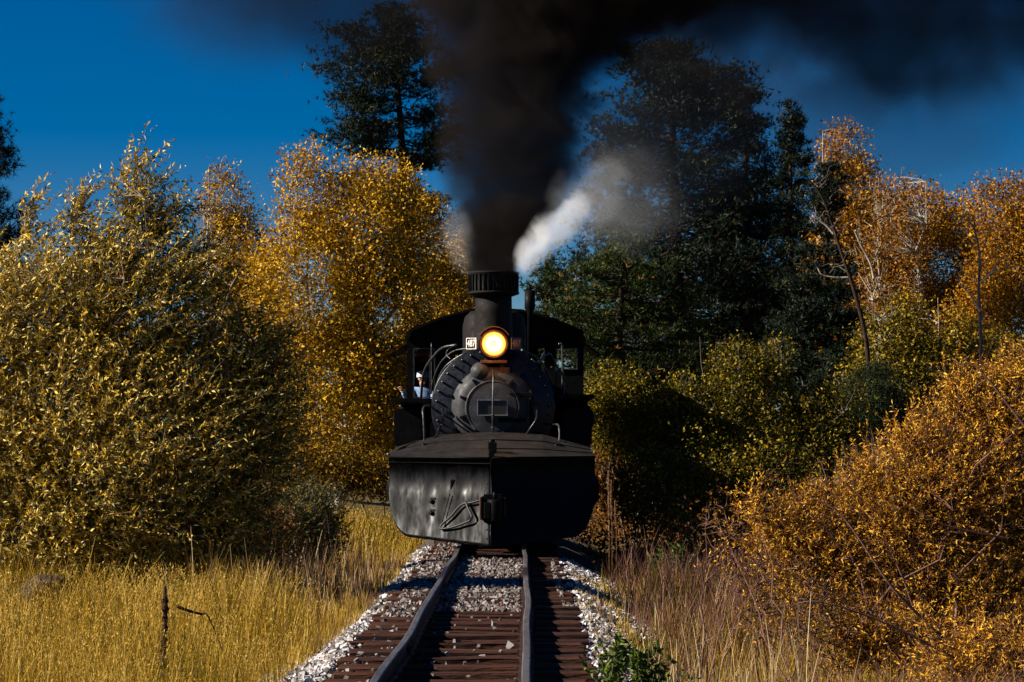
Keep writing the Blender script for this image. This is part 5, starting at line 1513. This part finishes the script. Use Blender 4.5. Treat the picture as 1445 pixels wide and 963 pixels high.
def puff(name, label, c, r, density, color, nscale=1.2, soft=1.6, noise=1.1, aniso=0.1, seedoff=0.0, tilt=0.0, axis='Y'):
    bm = bmesh.new(); bmesh.ops.create_icosphere(bm, subdivisions=3, radius=1.0)
    m = bpy.data.materials.new(name); m.use_nodes = True
    N, L = m.node_tree.nodes, m.node_tree.links
    N.remove(N['Principled BSDF'])
    pv = N.new('ShaderNodeVolumePrincipled'); pv.inputs['Color'].default_value = (*color, 1); pv.inputs['Anisotropy'].default_value = aniso
    tc = N.new('ShaderNodeTexCoord'); ln = N.new('ShaderNodeVectorMath'); ln.operation = 'LENGTH'; L.new(tc.outputs['Object'], ln.inputs[0])
    mp = N.new('ShaderNodeMapping'); mp.inputs['Scale'].default_value = r; mp.inputs['Location'].default_value = (seedoff, seedoff * 0.7, 0); L.new(tc.outputs['Object'], mp.inputs['Vector'])
    no = N.new('ShaderNodeTexNoise'); no.inputs['Scale'].default_value = nscale; no.inputs['Detail'].default_value = 5; no.inputs['Roughness'].default_value = 0.6; no.inputs['Distortion'].default_value = 0.5
    L.new(mp.outputs[0], no.inputs['Vector'])
    def math_(op, a, b=None, clamp=False):
        q = N.new('ShaderNodeMath'); q.operation = op; q.use_clamp = clamp
        for i, v in enumerate((a, b)):
            if v is None: continue
            if isinstance(v, (int, float)): q.inputs[i].default_value = v
            else: L.new(v, q.inputs[i])
        return q.outputs[0]
    e = math_('SUBTRACT', 1.0, ln.outputs['Value'], True)
    f = math_('ADD', e, math_('MULTIPLY', math_('SUBTRACT', no.outputs['Fac'], 0.5), noise))
    f = math_('MULTIPLY', math_('MULTIPLY', f, soft, True), math_('MULTIPLY', e, 3.0, True))
    L.new(math_('MULTIPLY', f, density), pv.inputs['Density'])
    L.new(pv.outputs[0], N['Material Output'].inputs['Volume'])
    o = obj(name, bm, m, None, c)
    o.scale = r
    o.rotation_euler = (0, tilt, 0)
    tag(o, label, 'smoke', kind='stuff')
    return o


smoke_column()
BLK = (0.03, 0.028, 0.03)
puff('smoke_bank', 'black smoke bank drifting over the right-hand trees, darkest at the top', at(1290, -60, 56), (8.8, 3.6, 4.1), 0.8, BLK, 0.5, 1.6, 2.8)
puff('smoke_bank', 'black smoke bank spreading from the top of the column', at(900, -90, 52), (5.4, 3.4, 2.9), 1.0, BLK, 0.6, 2.0, 2.4, seedoff=4)
puff('smoke_veil', 'thin dark smoke veil left of the column', at(470, -50, 50), (5.4, 2.6, 2.7), 0.5, BLK, 0.45, 1.8, 1.8, seedoff=9)
puff('smoke_veil', 'thin smoke veil hanging before the massive pine', at(890, 180, 52), (3.4, 1.8, 2.8), 0.34, (0.10, 0.11, 0.13), 0.6, 1.8, 1.9, seedoff=13)
puff('smoke_veil', 'thin mottled smoke across the sky over the orange aspens', at(1260, 130, 98), (11.0, 3.5, 6.0), 0.13, (0.06, 0.065, 0.08), 0.4, 1.8, 1.8, seedoff=17)
WHT = (0.90, 0.91, 0.93)
puff('steam_cloud', 'brightest white steam, spilling from the right lip of the smokestack', at(752, 352, 40.7), (0.30, 0.32, 0.50), 2.8, WHT, 2.8, 2.0, 2.8, 0.0, 2, R(30))
puff('steam_cloud', 'white steam trail climbing along the right edge of the smoke column', at(790, 316, 40.2), (0.40, 0.38, 0.82), 1.9, WHT, 2.0, 1.8, 3.2, 0.0, 3, R(45))
puff('steam_cloud', 'upper end of the white steam trail, paling before the massive pine', at(836, 276, 40.0), (0.75, 0.5, 0.95), 0.26, WHT, 1.5, 1.8, 3.6, 0.0, 4, R(30))
puff('steam_cloud', 'faint torn steam drifting in front of the pines', at(885, 272, 44), (1.4, 0.9, 1.3), 0.10, WHT, 1.0, 1.8, 2.4, 0.0, 6, R(25))
puff('steam_cloud', 'small pale wisp of steam left of the smokestack', at(648, 338, 41.0), (0.34, 0.4, 0.66), 0.28, WHT, 2.0, 1.8, 2.2, 0.0, 8, R(-12))
